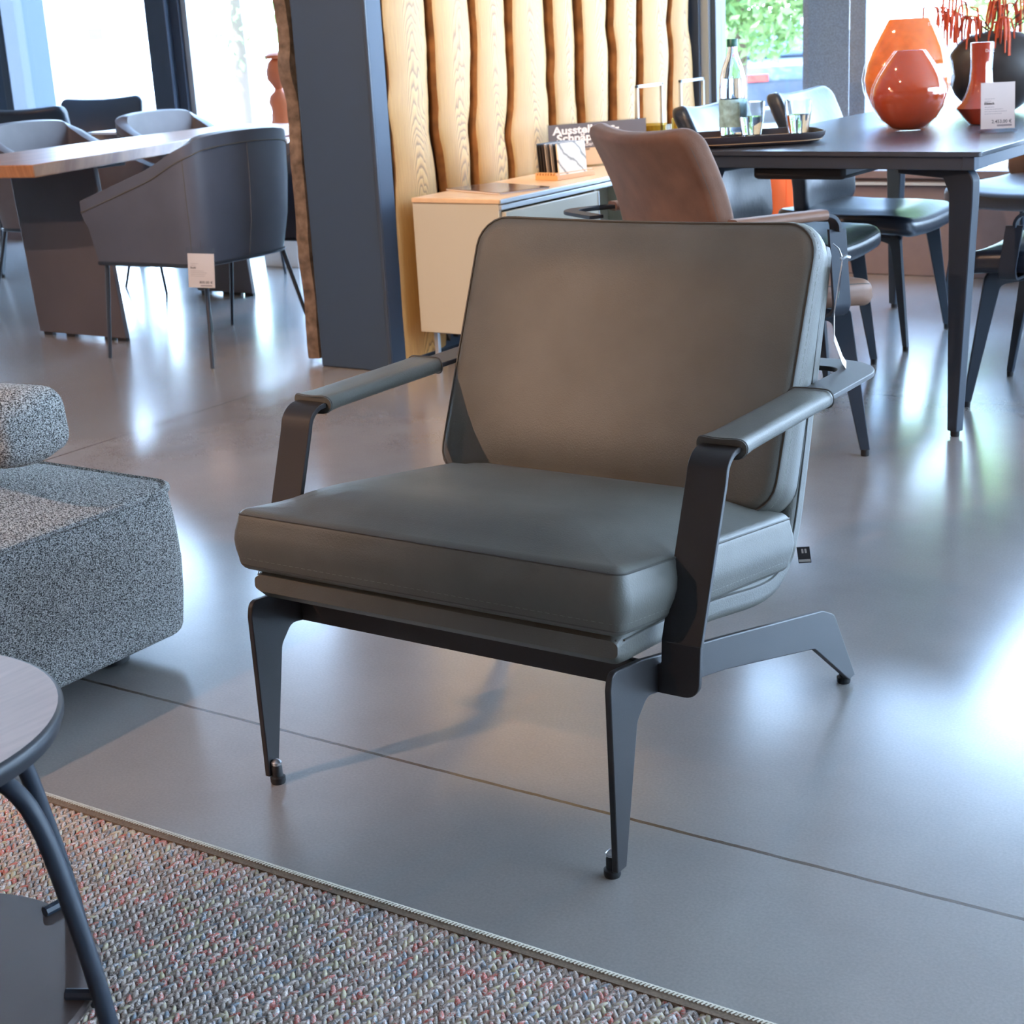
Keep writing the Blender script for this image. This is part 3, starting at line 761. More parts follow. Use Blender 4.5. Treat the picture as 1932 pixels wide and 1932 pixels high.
def dining_chair(name, label, cat, seat_m, back_m, loc, rz, arms=False, group=None, seat_z=.44, W=.47, pad_m=None, arm_z=.60, back_h=.40):
    """local: sitter faces -y; seat centre at origin"""
    root = thing(name, label, cat, loc, rz, group)
    bl = B()
    def fn(v):
        y = v.y
        up = .012*(1-((v.x)/(W/2))**2)*-1 + (.02*max(0, y/.24)**2) + (-.022*max(0, -y/.24-.55)**2*3)
        return Vector((v.x, y, seat_z-.062 + v.z + up))
    ra = cushion(bl, W, .47, .062, .05, .024, fn, bt=.014, side=6)
    st = bl.build('seat', seat_m, root)
    bs_ = B(); bs_.tube(ra(.005, .062-.012), .0022, 5, closed=True); bs_.build('seat_seam', M['welt'] if seat_m != M['black'] else M['black'], st)
    bl = B(); bh = back_h
    def fb(v):
        s_ = (v.y + bh/2)/bh
        y = .205 + .105*s_ + .03*math.sin(s_*PI)*-1 - v.z*.98 - .036*(1-math.cos(v.x/(W/2)*PI/2))
        z = seat_z - .02 + (bh+.0)*s_ + v.z*.25 - .018*math.cos(v.x/(W/2)*PI/2)*s_**3
        return Vector((v.x*(1-.03*(1-s_)), y, z))
    ra = cushion(bl, W*.96, bh, .055, .045, .02, fb, bt=.008, side=6)
    bk = bl.build('backrest', back_m, root)
    bs_ = B(); bs_.tube(ra(.005, .045), .002, 5, closed=True); bs_.tube(ra(.005, .010), .002, 5, closed=True); bs_.build('back_seam', M['welt'] if back_m != M['black'] else M['black'], bk)
    zf = seat_z-.062
    f = B(); f.box(-.17, -.16, zf-.022, .17, .17, zf+.002); f.build('seat_frame', M['metal2'], root, bevel=.004)
    for sx in (-1, 1):
        plate_leg(root, sx*.175, -.165, zf-.002, sx*.03, -.05)
        plate_leg(root, sx*.175, .17, zf-.002, sx*.03, .07)
    if arms:
        fr = []; T_ = .008; xa = W/2+.035
        for sx in (-1, 1):
            fr = [((sx*.15, -.10, zf-.012), (0, 1, 0), (0, 0, 1), .045), ((sx*(xa-.03), -.10, zf-.012), (0, 1, 0), (0, 0, 1), .045)]
            for q in range(1, 6):
                t = PI/2*q/5; fr.append((Vector((sx*(xa-.03 + .03*math.sin(t)), -.10, zf-.012 + .03*(1-math.cos(t)))), (0, 1, 0), (-sx*math.sin(t), 0, math.cos(t)), .045))
            fr.append(((sx*xa, -.085, arm_z-.04), (0, 1, .05), (-sx, 0, 0), .045))
            ar = B(); ar.ribbon(fr, .045, T_)
            fr = [((sx*xa, -.085, zf+.1), (sx*.0, 1, 0), (sx, 0, 0), .04)]
            f2 = [((sx*xa, -.083, arm_z-.045), (1, 0, 0), (0, 1, 0), .036)]
            for q in range(1, 7):
                t = PI/2*q/6; f2.append((Vector((sx*xa, -.05-.033*math.cos(t), arm_z-.04+.033*math.sin(t))), (1, 0, 0), (0, math.cos(t), -math.sin(t)), .036))
            f2.append(((sx*xa, .17, arm_z-.007), (1, 0, 0), (0, 0, -1), .036))
            pc = Vector((sx*(xa-.05), .26, arm_z-.007))
            for q in range(0, 8):
                t = PI/2*q/7; d = Vector((sx*math.cos(t), math.sin(t), 0)); f2.append((pc + d*.05, d*-1, (0, 0, -1), .036))
            f2.append(((sx*.10, .31, arm_z-.007), (0, -1, 0), (0, 0, -1), .036))
            ar.ribbon(f2, .036, T_)
            a_ = ar.build('arm_bar', M['metal2'], root, bevel=.001)
            pr = rrect(.044, .022, .0105, n=4, side=2)
            B().loft([[Vector((sx*xa + p_[0], y_, arm_z-.006 + p_[1])) for p_ in pr] for y_ in (-.05, -.04, .06, .17, .18)]).build('arm_pad', pad_m, a_)
    return root
# brown armchair at the near end of the dining table
brn = dining_chair('dining_armchair', 'brown nubuck armchair with dark flat-bar arms, seen from behind the large armchair', 'chair', M['brown_l'], M['brown'], (-1.685, 3.555, 0), R(148), arms=True, pad_m=M['brown_l'], back_h=.372, W=.46, seat_z=.425, arm_z=.585)
brn.scale = (1.07, 1.07, 1.07)
# black leather chairs
bc1 = dining_chair('dining_chair', 'black leather chair left of the dark dining table, second from the near end', 'chair', M['black'], M['black'], (-1.93, 5.08, 0), R(90), group='black leather chairs round the dark table')
dup(bc1, (-1.95, 4.45, 0), R(92), 'black leather chair left of the dark dining table, nearest the brown armchair, behind the bottle')
dup(bc1, (-1.10, 5.06, 0), R(-90), 'black leather chair at the right of the dark table, behind the black armchair')
dining_chair('dining_armchair', 'black leather armchair cut by the right edge of the picture, tucked under the table', 'chair', M['black'], M['black'], (-1.09, 4.42, 0), R(-90), arms=True, pad_m=M['black'], arm_z=.55, group='black leather chairs round the dark table')
dining_chair('dining_chair', 'brown leather chair at the far right end of the dark dining table', 'chair', M['greyin'], M['brown'], (-1.60, 5.86, 0), R(-22))

# ------------------------------------------------------------------ dark dining table
DT = thing('dining_table', 'long dark ceramic-topped dining table with black plate legs', 'table', (-1.58, 4.8, 0))
Q = [(-.445, -.90), (.405, -.965), (.43, .86), (-.46, .93)]
poly = fillet(Q, .012, 3)
B().prism(poly, lambda u, v, t: Vector((u, v, t)), .713, .725).build('table_top', M['table_dark'], DT, bevel=.0015)
ap_ = [(q[0]*.955, q[1]*.985) for q in Q]
b = B()
for i in range(4):
    p0, p1 = Vector(ap_[i]), Vector(ap_[(i+1) % 4]); d = (p1-p0).normalized(); n2 = Vector((-d.y, d.x))*.03
    pp = [p0, p1, p1+n2, p0+n2]
    b.prism([tuple(x) for x in pp], lambda u, v, t: Vector((u, v, t)), .680, .7135)
b.build('apron', M['frame'], DT, bevel=.002)
b = B(); b.box(-.24, -.86, .645, .02, .6, .684); b.build('extension_rail', M['rubber'], DT, bevel=.012)
def tbl_leg(x, y, sx, sy):
    d = Vector((sx*.0+.0, 1*sy, 0)); L_ = .04
    poly = [(-.20, .66), (-.05, .655), (-.03, .62), (-.012+.0, .014), (.018, .014), (.045, .60), (.045, .66), (.02, .685), (-.20, .685)]
    poly = fillet(poly, [0, 0, .03, 0, 0, 0, .03, .02, 0], 4)
    dd = Vector((sx*.8, sy*.35, 0)).normalized(); nn = Vector((-dd.y, dd.x, 0))
    lg = B().prism(poly, lambda u, v, t: Vector((x, y, 0)) + dd*u + nn*t + Vector((0, 0, v)), -.014, .014).build('leg', M['metal2'], DT, bevel=.003)
    B().lathe([(.011, 0), (.012, .003), (.012, .016)], 12, Vector((x, y, 0)) + dd*.003).build('foot_glide', M['rubber'], lg)
for x, y, sx, sy in ((.342, -.90, 1, -1), (-.40, -.80, -.15, -1), (-.44, .814, -1, 1), (.36, .78, 1, 1)): tbl_leg(x, y, sx, sy)

TZ = .7252
TR = thing('serving_tray', 'dark wooden serving tray with oak inside on the dining table', 'tray', (-1.905, 4.12, TZ), R(34))
bl = B(); pr = rrect(.39, .27, .085, n=8, side=4)
def tr_ring(sc_, z_): return [Vector((p_[0]*sc_, p_[1]*sc_, z_)) for p_ in pr]
bl.loft([tr_ring(.80, 0), tr_ring(.92, .004), tr_ring(.99, .018), tr_ring(1.0, .030), tr_ring(.975, .030), tr_ring(.95, .012)], 0, caps=False); bl.add(tr_ring(.80, 0), [tuple(range(len(pr)))])
bl.build('tray_body', M['tray'], TR)
B().loft([tr_ring(.955, .009), tr_ring(.955, .013)]).build('tray_floor', M['tray_in'], TR)
zt = TZ+.0135
def bottle(loc):
    o = thing('water_bottle', 'clear water bottle with green cap and pale teal label on the tray', 'bottle', loc)
    prof = [(.001, 0), (.034, 0), (.038, .006), (.0385, .05), (.0385, .135), (.036, .165), (.028, .195), (.018, .22), (.0135, .235), (.013, .252), (.0105, .252), (.0105, .235), (.0155, .218), (.026, .192), (.034, .162), (.0365, .135), (.0365, .008), (.001, .005)]
    B().lathe(prof, 32, caps=False).build('glass_body', M['clear'], o)
    B().lathe([(.001, .0055), (.0362, .0085), (.0362, .14), (.0335, .162), (.001, .1625)], 32, caps=False).build('water', M['water'], o)
    B().lathe([(.0391, .03), (.0393, .031), (.0393, .105), (.0391, .106)], 32, caps=False).build('paper_label', M['blabel'], o)
    B().lathe([(.001, .268), (.0145, .268), (.0155, .266), (.0155, .248), (.0142, .247)], 24, caps=False).build('cap', M['cap'], o)
    return o
bottle((-1.983, 4.166, zt))
def tumbler(loc, label):
    o = thing('water_glass', label, 'glass', loc, 0, 'water glasses on the tray')
    B().lathe([(.001, 0), (.024, 0), (.027, .004), (.034, .045), (.037, .07), (.0375, .098), (.036, .098), (.0352, .07), (.0325, .045), (.0255, .010), (.001, .008)], 28, caps=False).build('glass_body', M['clear'], o)
    B().lathe([(.001, .0085), (.0250, .0105), (.0320, .045), (.0335, .058), (.001, .058)], 28, caps=False).build('water', M['water'], o)
    return o
tumbler((-1.918, 4.148, zt), 'half-full water glass directly right of the bottle on the tray')
tumbler((-1.797, 4.193, zt), 'half-full water glass at the right end of the tray')

def vase(name, label, loc, prof, m, n=56, sy=1.0, inner=.006, case=0.0):
    def sq(bl):
        for v in bl.v: v.y *= sy
        return bl
    core = [(max(.001, r_-case*1.12), z_ + (case*.5 if i_ == 0 else 0)) for i_, (r_, z_) in enumerate(prof)]
    core = [(r_, max(z_, case*.5)) for r_, z_ in core]
    inn = [(max(.001, r_-inner), z_) for r_, z_ in core[::-1] if z_ > .02]
    if not case:
        o = sq(B().lathe(core + inn + [(.001, .02)], n, caps=False)).build(name, m); o.location = loc
        return tag(o, label, 'vase')
    o = thing(name, label, 'vase', loc)
    sq(B().lathe(core + inn + [(.001, .02)], n, caps=False)).build('coloured_body', m, o)
    sh = [(max(.001, r_-case), max(z_, case*.4)) for r_, z_ in prof[::-1]]
    sq(B().lathe(prof + sh, n, caps=False)).build('clear_casing', M['casing'], o)
    return o
big = [(.001, 0), (.06, 0), (.085, .018), (.115, .055), (.134, .10), (.139, .135), (.132, .175), (.115, .22), (.092, .265), (.070, .305), (.066, .308)]
v1 = vase('glass_vase', 'large bright orange glass vase with a cut top, behind the smaller one', (-1.70, 4.80, TZ), big, M['orange1'], sy=.55, case=.008)
small = [(.001, 0), (.036, 0), (.056, .010), (.085, .034), (.104, .066), (.111, .095), (.107, .122), (.093, .152), (.074, .182), (.055, .208), (.045, .222), (.042, .223)]
v2 = vase('glass_vase', 'smaller dark orange teardrop glass vase standing in front of the big orange one', (-1.60, 4.53, TZ), small, M['orange2'], sy=.6, case=.006)
neck = [(.001, 0), (.030, 0), (.042, .012), (.058, .03), (.073, .048), (.066, .056), (.052, .07), (.040, .095), (.033, .125), (.031, .16), (.0325, .20), (.034, .232), (.031, .233)]
v3 = vase('glass_vase', 'slim red-orange glass bottle vase with a tall square-shouldered neck beside the price card', (-1.452, 4.72, TZ), neck, M['orange3'], sy=.8, inner=.004, case=.004)
blk = [(.001, 0), (.055, 0), (.085, .02), (.125, .062), (.147, .11), (.152, .145), (.143, .19), (.115, .226), (.075, .246), (.03, .254), (.026, .252)]
v4 = vase('ceramic_vase', 'round flat bronzed black vase holding coral-red branches', (-1.555, 5.2, TZ), blk, M['blackvase'], sy=.55)
yv = R(34)
for v, x, y, z, s_ in ((v1, .045, -.0655, .285, .012), (v3, .004, -.028, .205, .012)):
    v.rotation_euler = (0, 0, R(28))
    text('DutZ', s_, M['white_ink'], v, (x, y, z), (R(78) if v == v1 else R(90), 0, 0), name='lettering')
v2.rotation_euler = (0, 0, R(28)); v4.rotation_euler = (0, 0, R(28))
BR = thing('coral_branches', 'drooping coral-red blossom branches standing in the round black vase', 'branches', (-1.555, 5.2, TZ+.235))
st = B(); cat_ = B(); r5 = random.Random(5)
for i in range(15):
    a = r5.uniform(0, 6.28); rad = r5.uniform(.12, .26); hh = r5.uniform(.06, .15)
    cxv = Vector((math.cos(yv)*math.cos(a)*rad*1.25 - math.sin(yv)*math.sin(a)*rad*.4, math.sin(yv)*math.cos(a)*rad*1.25 + math.cos(yv)*math.sin(a)*rad*.4, 0))
    P = [Vector((0, 0, -.12)), Vector((0, 0, 0)), cxv*.35 + Vector((0, 0, hh*.6)), cxv*.7 + Vector((0, 0, hh*.95)), cxv + Vector((0, 0, hh))]
    st.tube(P, [.0022, .002, .0018, .0014, .001], 5)
    for j in range(9):
        t = .45 + .55*j/8; k = min(3, 1+int(t*3)); p0 = P[k].lerp(P[k+1], (t*3) % 1) if k < 4 else P[4]
        d = Vector((r5.uniform(-.03, .03), r5.uniform(-.03, .03), 0)); ln = r5.uniform(.05, .12)
        cat_.tube([p0, p0 + d*.7 + Vector((0, 0, -.004)), p0 + d + Vector((0, 0, -ln*.5)), p0 + d*1.1 + Vector((0, 0, -ln))], [.002, .0036, .0036, .0022], 5)
st.build('stems', M['stem'], BR); o = cat_.build('blossom_tassels', M['branch'], BR); o['kind'] = 'stuff'

def small_print(bl, x0, z0, widths, dz, h=.0011, y=-.0009):
    for i, w in enumerate(widths):
        x = x0; rr = random.Random(i)
        while x < x0+w:
            q = rr.uniform(.003, .008); bl.box(x, y, z0-i*dz, min(x+q, x0+w), y+.0003, z0-i*dz+h); x += q+.0012
PC = thing('price_card', 'white price card 2.453,00 in a clear stand on the dining table, right', 'price card', (-1.318, 4.45, TZ), R(30))
B().box(-.046, -.0008, .008, .046, .0008, .132).build('card', M['paper'], PC)
B().box(-.048, .001, .004, .048, .0035, .135).build('clear_panel', M['plastic'], PC)
B().box(-.052, -.03, .0002, .05, .03, .0028).build('stand_foot', M['plastic'], PC)
sp = B(); small_print(sp, -.036, .088, [.028, .018], .006); small_print(sp, -.036, .066, [.026, .05, .06, .046], .006); sp.build('small_print', M['ink2'], PC); B().box(-.002, -.0011, .014, .038, -.0008, .019).build('price_footer', M['ink2'], PC)
text('Eßtisch', .0095, M['ink'], PC, (-.037, -.001, .073), (R(90), 0, 0), ext=.0002, bold=.0002)
text('2.453,00 €', .0125, M['ink'], PC, (.038, -.001, .023), (R(90), 0, 0), ext=.0002, bold=.0001, align='RIGHT')
PC.rotation_euler = (R(-7), 0, R(30))

# ------------------------------------------------------------------ sideboard and what stands on it
SB = thing('sideboard', 'long cream lacquered sideboard with oak veneer top against the oak slabs', 'sideboard', (-2.93, 4.11, 0))
L_ = 1.98; z0, z1 = .125, .545; xr, xf = -.165, .17
bl = B(); bl.box(xr, 0, z0, xf, .018, z1); bl.box(xr, L_-.018, z0, xf, L_, z1); bl.box(xr+.002, .0181, z0+.001, xf-.002, L_-.0181, z0+.018); bl.box(xr+.002, .0181, z0+.0181, xr+.012, L_-.0181, z1-.0181)
for yy in (.60, 1.25): bl.box(xr+.0121, yy-.009, z0+.0181, xf-.002, yy+.009, z1-.0181)
bl.box(xr+.002, .0181, z1-.018, xf-.002, L_-.0181, z1-.001)
bl.build('carcass', M['white'], SB, bevel=.002)
B().box(xr, -.004, z1+.001, xf+.006, L_+.004, z1+.017).build('worktop', M['cream_top'], SB, bevel=.003)
bl = B(); bl.box(xf+.0065, -.004, z1+.001, xf+.012, L_+.004, z1+.016); bl.box(xf+.001, -.002, z1-.018, xf+.012, L_, z1-.002); bl.build('edge_profile', M['alu'], SB, bevel=.003)
for ya, yb in ((.012, .59), (1.26, 1.97)):
    d_ = B().box(xf+.001, ya, z0+.006, xf+.018, yb, z1-.024).build('door', M['white'], SB, bevel=.002)
    B().box(xf+.018, yb-.006, z0+.006, xf+.020, yb, z1-.024).build('door_edge', M['alu'], d_)
for yy in (.05, .62, 1.27, 1.90):
    lg = B(); lg.box(-.15, yy, 0.0, -.135, yy+.015, z0); lg.box(.10, yy, 0.0, .115, yy+.015, z0); lg.box(-.15, yy, z0-.012, .115, yy+.015, z0); lg.build('leg_frame', M['alu'], SB, bevel=.001)
SBZ = .5625
MG = thing('magazine', 'dark glossy magazine lying flat on the near end of the sideboard', 'magazine', (-2.93, 4.36, SBZ), R(-20))
B().box(-.15, -.10, .0004, .15, .10, .0055).build('pages', M['paper'], MG)
B().box(-.152, -.102, .0055, .152, .102, .0065).build('cover', mat('photo_cover', (.13, .10, .09), .15, noise=.9, nscale=14), MG)
# sample holder
hx, hy, hr = -2.905, 4.70, R(-8)
SH = thing('sample_holder', 'light wooden slotted base holding material sample cards on the sideboard', 'stand', (hx, hy, SBZ), hr)
bl = B(); bl.box(-.045, -.065, .0, .055, .14, .016)
for i in range(8): bl.box(-.045+.012*i+.002, -.0655, .016, -.045+.012*i+.009, .14, .024)
bl.build('slotted_base', mat('beech', (.62, .33, .14), .5), SH, bevel=.001)
sm = [(.04, .035, .035), (.03, .025, .025), (.05, .04, .04), (.45, .38, .33), (.06, .05, .05), (.5, .42, .36), (.02, .018, .02)]
scol = ['black', 'dark brown', 'charcoal', 'beige', 'dark grey', 'pale stone', 'glossy dark veined']
for i, c_ in enumerate(sm):
    o = B().box(-.0012, -.075, .006, .0012, .075, .115).build('sample_card', mat('sample_'+str(i), c_, .3, noise=.4 if i in (6,) else .05, nscale=20))
    e = Matrix.Rotation(hr, 4, 'Z'); p_ = e @ Vector((-.041+.012*i, .03, 0)); o.location = (hx+p_.x, hy+p_.y, SBZ+.006); o.rotation_euler = (0, R(-5), hr)
    tag(o, scol[i] + ' sample card slotted in the wooden holder, ' + ['rearmost', 'second from the back', 'third from the back', 'fourth from the back', 'fifth from the back', 'third from the front', 'just behind the marble one'][i], 'sample card', 'sample cards in the holder')
def marble():
    m, n, l, b_ = new_mat('white_marble'); tc = n.new('ShaderNodeTexCoord')
    mp = n.new('ShaderNodeMapping'); mp.inputs['Rotation'].default_value = (R(40), 0, 0); l.new(tc.outputs['Object'], mp.inputs[0])
    w = n.new('ShaderNodeTexWave'); w.inputs['Scale'].default_value = 7; w.inputs['Distortion'].default_value = 6; w.inputs['Detail'].default_value = 4; w.bands_direction = 'Z'; l.new(mp.outputs[0], w.inputs['Vector'])
    r = n.new('ShaderNodeValToRGB'); r.color_ramp.elements[0].position = 0; r.color_ramp.elements[0].color = (.25, .22, .18, 1); r.color_ramp.elements[1].position = .12; r.color_ramp.elements[1].color = (.78, .66, .54, 1)
    l.new(w.outputs['Color'], r.inputs[0]); l.new(r.outputs[0], b_.inputs['Base Color']); b_.inputs['Roughness'].default_value = .25
    return m
o = B().box(-.003, -.075, .006, .003, .075, .115).build('sample_card', marble()); p_ = Matrix.Rotation(hr, 4, 'Z') @ Vector((.046, .03, 0))
o.location = (hx+p_.x, hy+p_.y, SBZ+.006); o.rotation_euler = (0, R(-4), hr); tag(o, 'white marble-look sample card at the front of the wooden holder', 'sample card', 'sample cards in the holder')
# sign
SG = thing('tabletop_sign', 'taupe tabletop sign with bold pale lettering on the sideboard behind the brown chair', 'sign', (-3.0, 5.15, SBZ), R(56))
B().box(-.20, -.001, .068, .20, .001, .158).build('printed_sheet', M['signgrey'], SG)
B().box(-.20, -.001, .006, .20, .001, .068).build('lower_sheet', mat('sand_sheet', (.62, .42, .26), .5), SG)
B().box(-.204, .002, .002, .204, .0045, .162).build('clear_panel', M['plastic'], SG)
B().box(-.204, -.03, .0, .204, .04, .003).build('sign_foot', M['plastic'], SG)
text('Ausstellungs-', .039, M['white_ink'], SG, (-.182, -.0014, .123), (R(90), 0, 0), ext=.0003, bold=.0012, sx=1.3)
text('Schnäppchen', .039, M['white_ink'], SG, (-.168, -.0014, .095), (R(90), 0, 0), ext=.0003, bold=.0012, sx=1.3)
text('Für Sie reduziert', .020, M['white_ink'], SG, (-.150, -.0014, .075), (R(90), 0, 0), ext=.0003)
text('100% Designqualität', .014, M['ink'], SG, (-.15, -.0014, .060), (R(90), 0, 0), ext=.0003)
# lanterns
def lantern(loc, rz, label):
    o = thing('lantern', label, 'lantern', loc, rz, 'metal lanterns on the sideboard')
    fr = B(); w = .105; h = .272; t = .011
    fr.box(-w, -t/2, 0, -w+t, t/2, h); fr.box(w-t, -t/2, 0, w, t/2, h); fr.box(-w, -t/2, h-t, w, t/2, h); fr.box(-w, -.07, 0, w, .07, .008)
    fr.build('handle_frame', M['alu'], o, bevel=.001)
    B().lathe([(.082, .008), (.084, .01), (.084, .12), (.082, .12), (.081, .012)], 28, caps=False).build('amber_cylinder', M['amber'], o)
    B().lathe([(.03, .008), (.03, .07), (.002, .071)], 20).build('candle', M['paper'], o)
    return o
lantern((-2.98, 5.52, SBZ), R(90), 'square-handled metal lantern with amber glass, nearer of the two on the sideboard')
lantern((-2.98, 5.88, SBZ), R(90), 'square-handled metal lantern with amber glass, further one next to the window')
for i, (x, y, r_, lb) in enumerate(((-2.98, 5.36, .04, 'small amber glass tumbler left of the nearer lantern'),)):
    o = B().lathe([(.001, 0), (r_, 0), (r_, .10), (r_-.002, .10), (r_-.002, .004), (.001, .004)], 24, caps=False).build('amber_tumbler', M['amber']); o.location = (x, y, SBZ); tag(o, lb, 'glass')
OC = thing('orange_cabinet', 'small glossy orange cabinet low behind the dining table', 'cabinet', (-2.78, 6.22, 0))
B().box(-.13, -.09, .06, .13, .09, .46).build('body', M['orange_panel'], OC, bevel=.003)
B().box(-.12, -.094, .07, .10, -.09, .45).build('door', M['orange_panel'], OC)
B().box(-.12, -.08, 0, .12, .08, .06).build('plinth', M['frame'], OC)

# ------------------------------------------------------------------ left dining group
LT = thing('dining_table', 'long walnut slab table standing on dark bronze plinths at left', 'table', (-4.85, 4.6, 0))
P = [(-4.39, 3.69), (-4.50, 4.1), (-4.66, 4.7), (-4.74, 5.2), (-4.80, 5.60), (-5.22, 5.60), (-5.19, 5.1), (-5.13, 4.5), (-5.05, 4.0), (-4.98, 3.62), (-4.6, 3.655)]
bl = B(); cx_, cy_ = -4.85, 4.6
up = [Vector((x-cx_, y-cy_, .705)) for x, y in P]; ins = [Vector((v.x*.985, v.y*.99, .660)) for v in up]
n_ = len(P); bl.add(up+ins, [tuple(range(n_)), tuple(range(n_, 2*n_))[::-1]] + [(i, (i+1) % n_, n_+(i+1) % n_, n_+i) for i in range(n_)])
bl.build('table_top', M['table_wood'], LT, bevel=.004)
for yb, x0_, x1_ in ((-.48, -.155, .34), (.50, -.24, .10)):
    bl = B(); z_ = [0.012, .06, .659]
    bl.prism([(x0_+.01, .012), (x1_, .012), (x1_-.06, .659), (x0_-.04, .659)], lambda u, v, t: Vector((u, v*0+yb+t, v)), 0, .022)
    pl = bl.build('plinth_panel', M['parapet'] if 0 else mat('dark_bronze_panel', (.085, .078, .088), .5, noise=.1, nscale=4), LT, bevel=.003)
    for xx in (x0_+.03, x0_+.16, x1_-.12, x1_-.05): B().box(xx, yb+.003, 0, xx+.05, yb+.02, .013).build('panel_foot', M['rubber'], pl)
    B().box(x0_-.02, yb+.02, .645, x1_-.08, yb+.18, .659).build('top_plate', M['metal2'], pl)

def tub_chair(name, label, loc, rz, outer, inner, group, low=.35):
    """upholstered tub armchair on thin legs; sitter faces -y"""
    o = thing(name, label, 'armchair', loc, rz, group)
    # wall outline (half): front arm tip -> side -> rear corner -> back centre; heights
    W = .275
    path = [(W+.02, -.27, .565, .0), (W+.008, -.12, .615, 0), (W, .06, .675, 0), (W-.003, .17, .725, 0), (W-.03, .235, .755, 0), (W-.10, .262, .775, 0), (0, .272, .782, 0)]
    full = path + [(-x, y, h, 0) for x, y, h, _ in path[-2::-1]]
    Pts = []
    for i in range(len(full)-1):
        Q_ = [full[max(i-1, 0)], full[i], full[i+1], full[min(i+2, len(full)-1)]]
        for q in range(5):
            t = q/5; Pts.append([.5*((2*Q_[1][k])+(Q_[2][k]-Q_[0][k])*t+(2*Q_[0][k]-5*Q_[1][k]+4*Q_[2][k]-Q_[3][k])*t*t+(3*Q_[1][k]-Q_[0][k]-3*Q_[2][k]+Q_[3][k])*t**3) for k in range(3)])
    Pts.append(list(full[-1][:3]))
    rings = []; N = len(Pts)
    for i, (x, y, h) in enumerate(Pts):
        a, c = Pts[max(i-1, 0)], Pts[min(i+1, N-1)]; t = Vector((c[0]-a[0], c[1]-a[1], 0)).normalized(); nr = Vector((t.y, -t.x, 0))
        out = nr; bx, by = x*.90, y*(.86 if y > 0 else .90); th = .055
        o0 = Vector((bx, by, low)); o1 = Vector((x*.955, y*.95, low+.12)); o2 = Vector((x, y, h-.04)); o3 = Vector((x, y, h))
        inn = -out if Vector((x, y, 0)).dot(out) > 0 else out
        ring = [o0, o1, (o1+o2)/2 - inn*.004, o2, o3, o3 + inn*th*.5 + Vector((0, 0, .006)), o3 + inn*th, o2 + inn*(th+.005), (o1+o2)/2 + inn*(th+.01), o1 + inn*(th+.01), o0 + inn*th]
        rings.append(ring)
    bl = B(); bl.loft(rings)
    sh = bl.build('shell', outer, o)
    bs_ = B(); bs_.tube([r_[3] + (r_[3]-r_[6]).normalized()*.001 for r_ in rings], .0022, 5)
    for ii in (N//2, N//2-12, N//2+12): bs_.tube([r_ for r_ in (rings[ii][0], rings[ii][1], rings[ii][2], rings[ii][3])], .0015, 5)
    bs_.build('shell_seam', M['welt'], sh)
    bl = B(); cushion(bl, .44, .46, .085, .06, .03, lambda v: Vector((v.x, v.y-.02, low+.015+v.z)), bt=.015); bl.build('seat', inner, o)
    fr = B(); fr.tube([(x_*.90, y_*(.86 if y_ > 0 else .90), low-.006) for x_, y_, _ in Pts[::2]], .007, 6, closed=True); fr.box(-.21, -.2, low-.01, .21, .2, low+.02)
    fr.build('base_frame', M['metal2'], o)
    for x_, y_, dx_, dy_ in ((.235, -.235, .03, -.015), (-.235, -.235, -.03, -.015), (.20, .21, .075, .055), (-.20, .21, -.075, .055)):
        B().tube([(x_, y_, low-.003), (x_+dx_, y_+dy_, 0)], [.0085, .0065], 10).build('leg', M['metal2'], o)
    return o
GR = 'tub armchairs around the walnut table'
t1 = tub_chair('tub_armchair', 'grey leather tub armchair with a price tag, in front at the walnut table', (-4.08, 4.135, 0), R(-90), M['grey'], M['grey'], GR)
dup(t1, (-4.10, 4.80, 0), R(-88), 'grey leather tub armchair mostly hidden between the tagged one and the dark board', GR)
t2 = tub_chair('tub_armchair', 'grey-brown tub armchair beyond the walnut table, further right one by the window mullion', (-5.30, 5.40, 0), R(90), M['greyin'], M['grey'], GR)
dup(t2, (-5.47, 4.78, 0), R(90), 'grey-brown tub armchair beyond the walnut table at the left edge of the picture', GR)
# price tag on the grey armchair
TG = thing('hanging_tag', 'white 800.00 price tag in a clear sleeve hanging from the grey tub armchair', 'price tag', (-3.802, 3.852, .417), R(30))
B().box(-.045, -.0006, -.135, .045, .0006, -.020).build('card', M['paper'], TG)
B().box(-.050, -.0022, -.140, .050, -.0016, 0.0).build('clear_sleeve', M['plastic'], TG)
B().tube([(0, -.002, -.01), (0, .004, .015), (-.001, .012, .02)], .0008, 5).build('string', M['ink'], TG)
sp = B(); small_print(sp, -.036, -.055, [.026, .018], .006); small_print(sp, -.036, -.079, [.044, .055, .05, .046], .006); sp.build('small_print', M['ink2'], TG); B().box(-.004, -.0011, -.130, .036, -.0008, -.126).build('price_footer', M['ink2'], TG)
text('Stuhl', .0095, M['ink'], TG, (-.037, -.001, -.071), (R(90), 0, 0), ext=.0002, bold=.0002)
text('800.00 €', .0125, M['ink'], TG, (.038, -.001, -.121), (R(90), 0, 0), ext=.0002, bold=.0001, align='RIGHT')
TG.rotation_euler = (0, R(4), R(30))
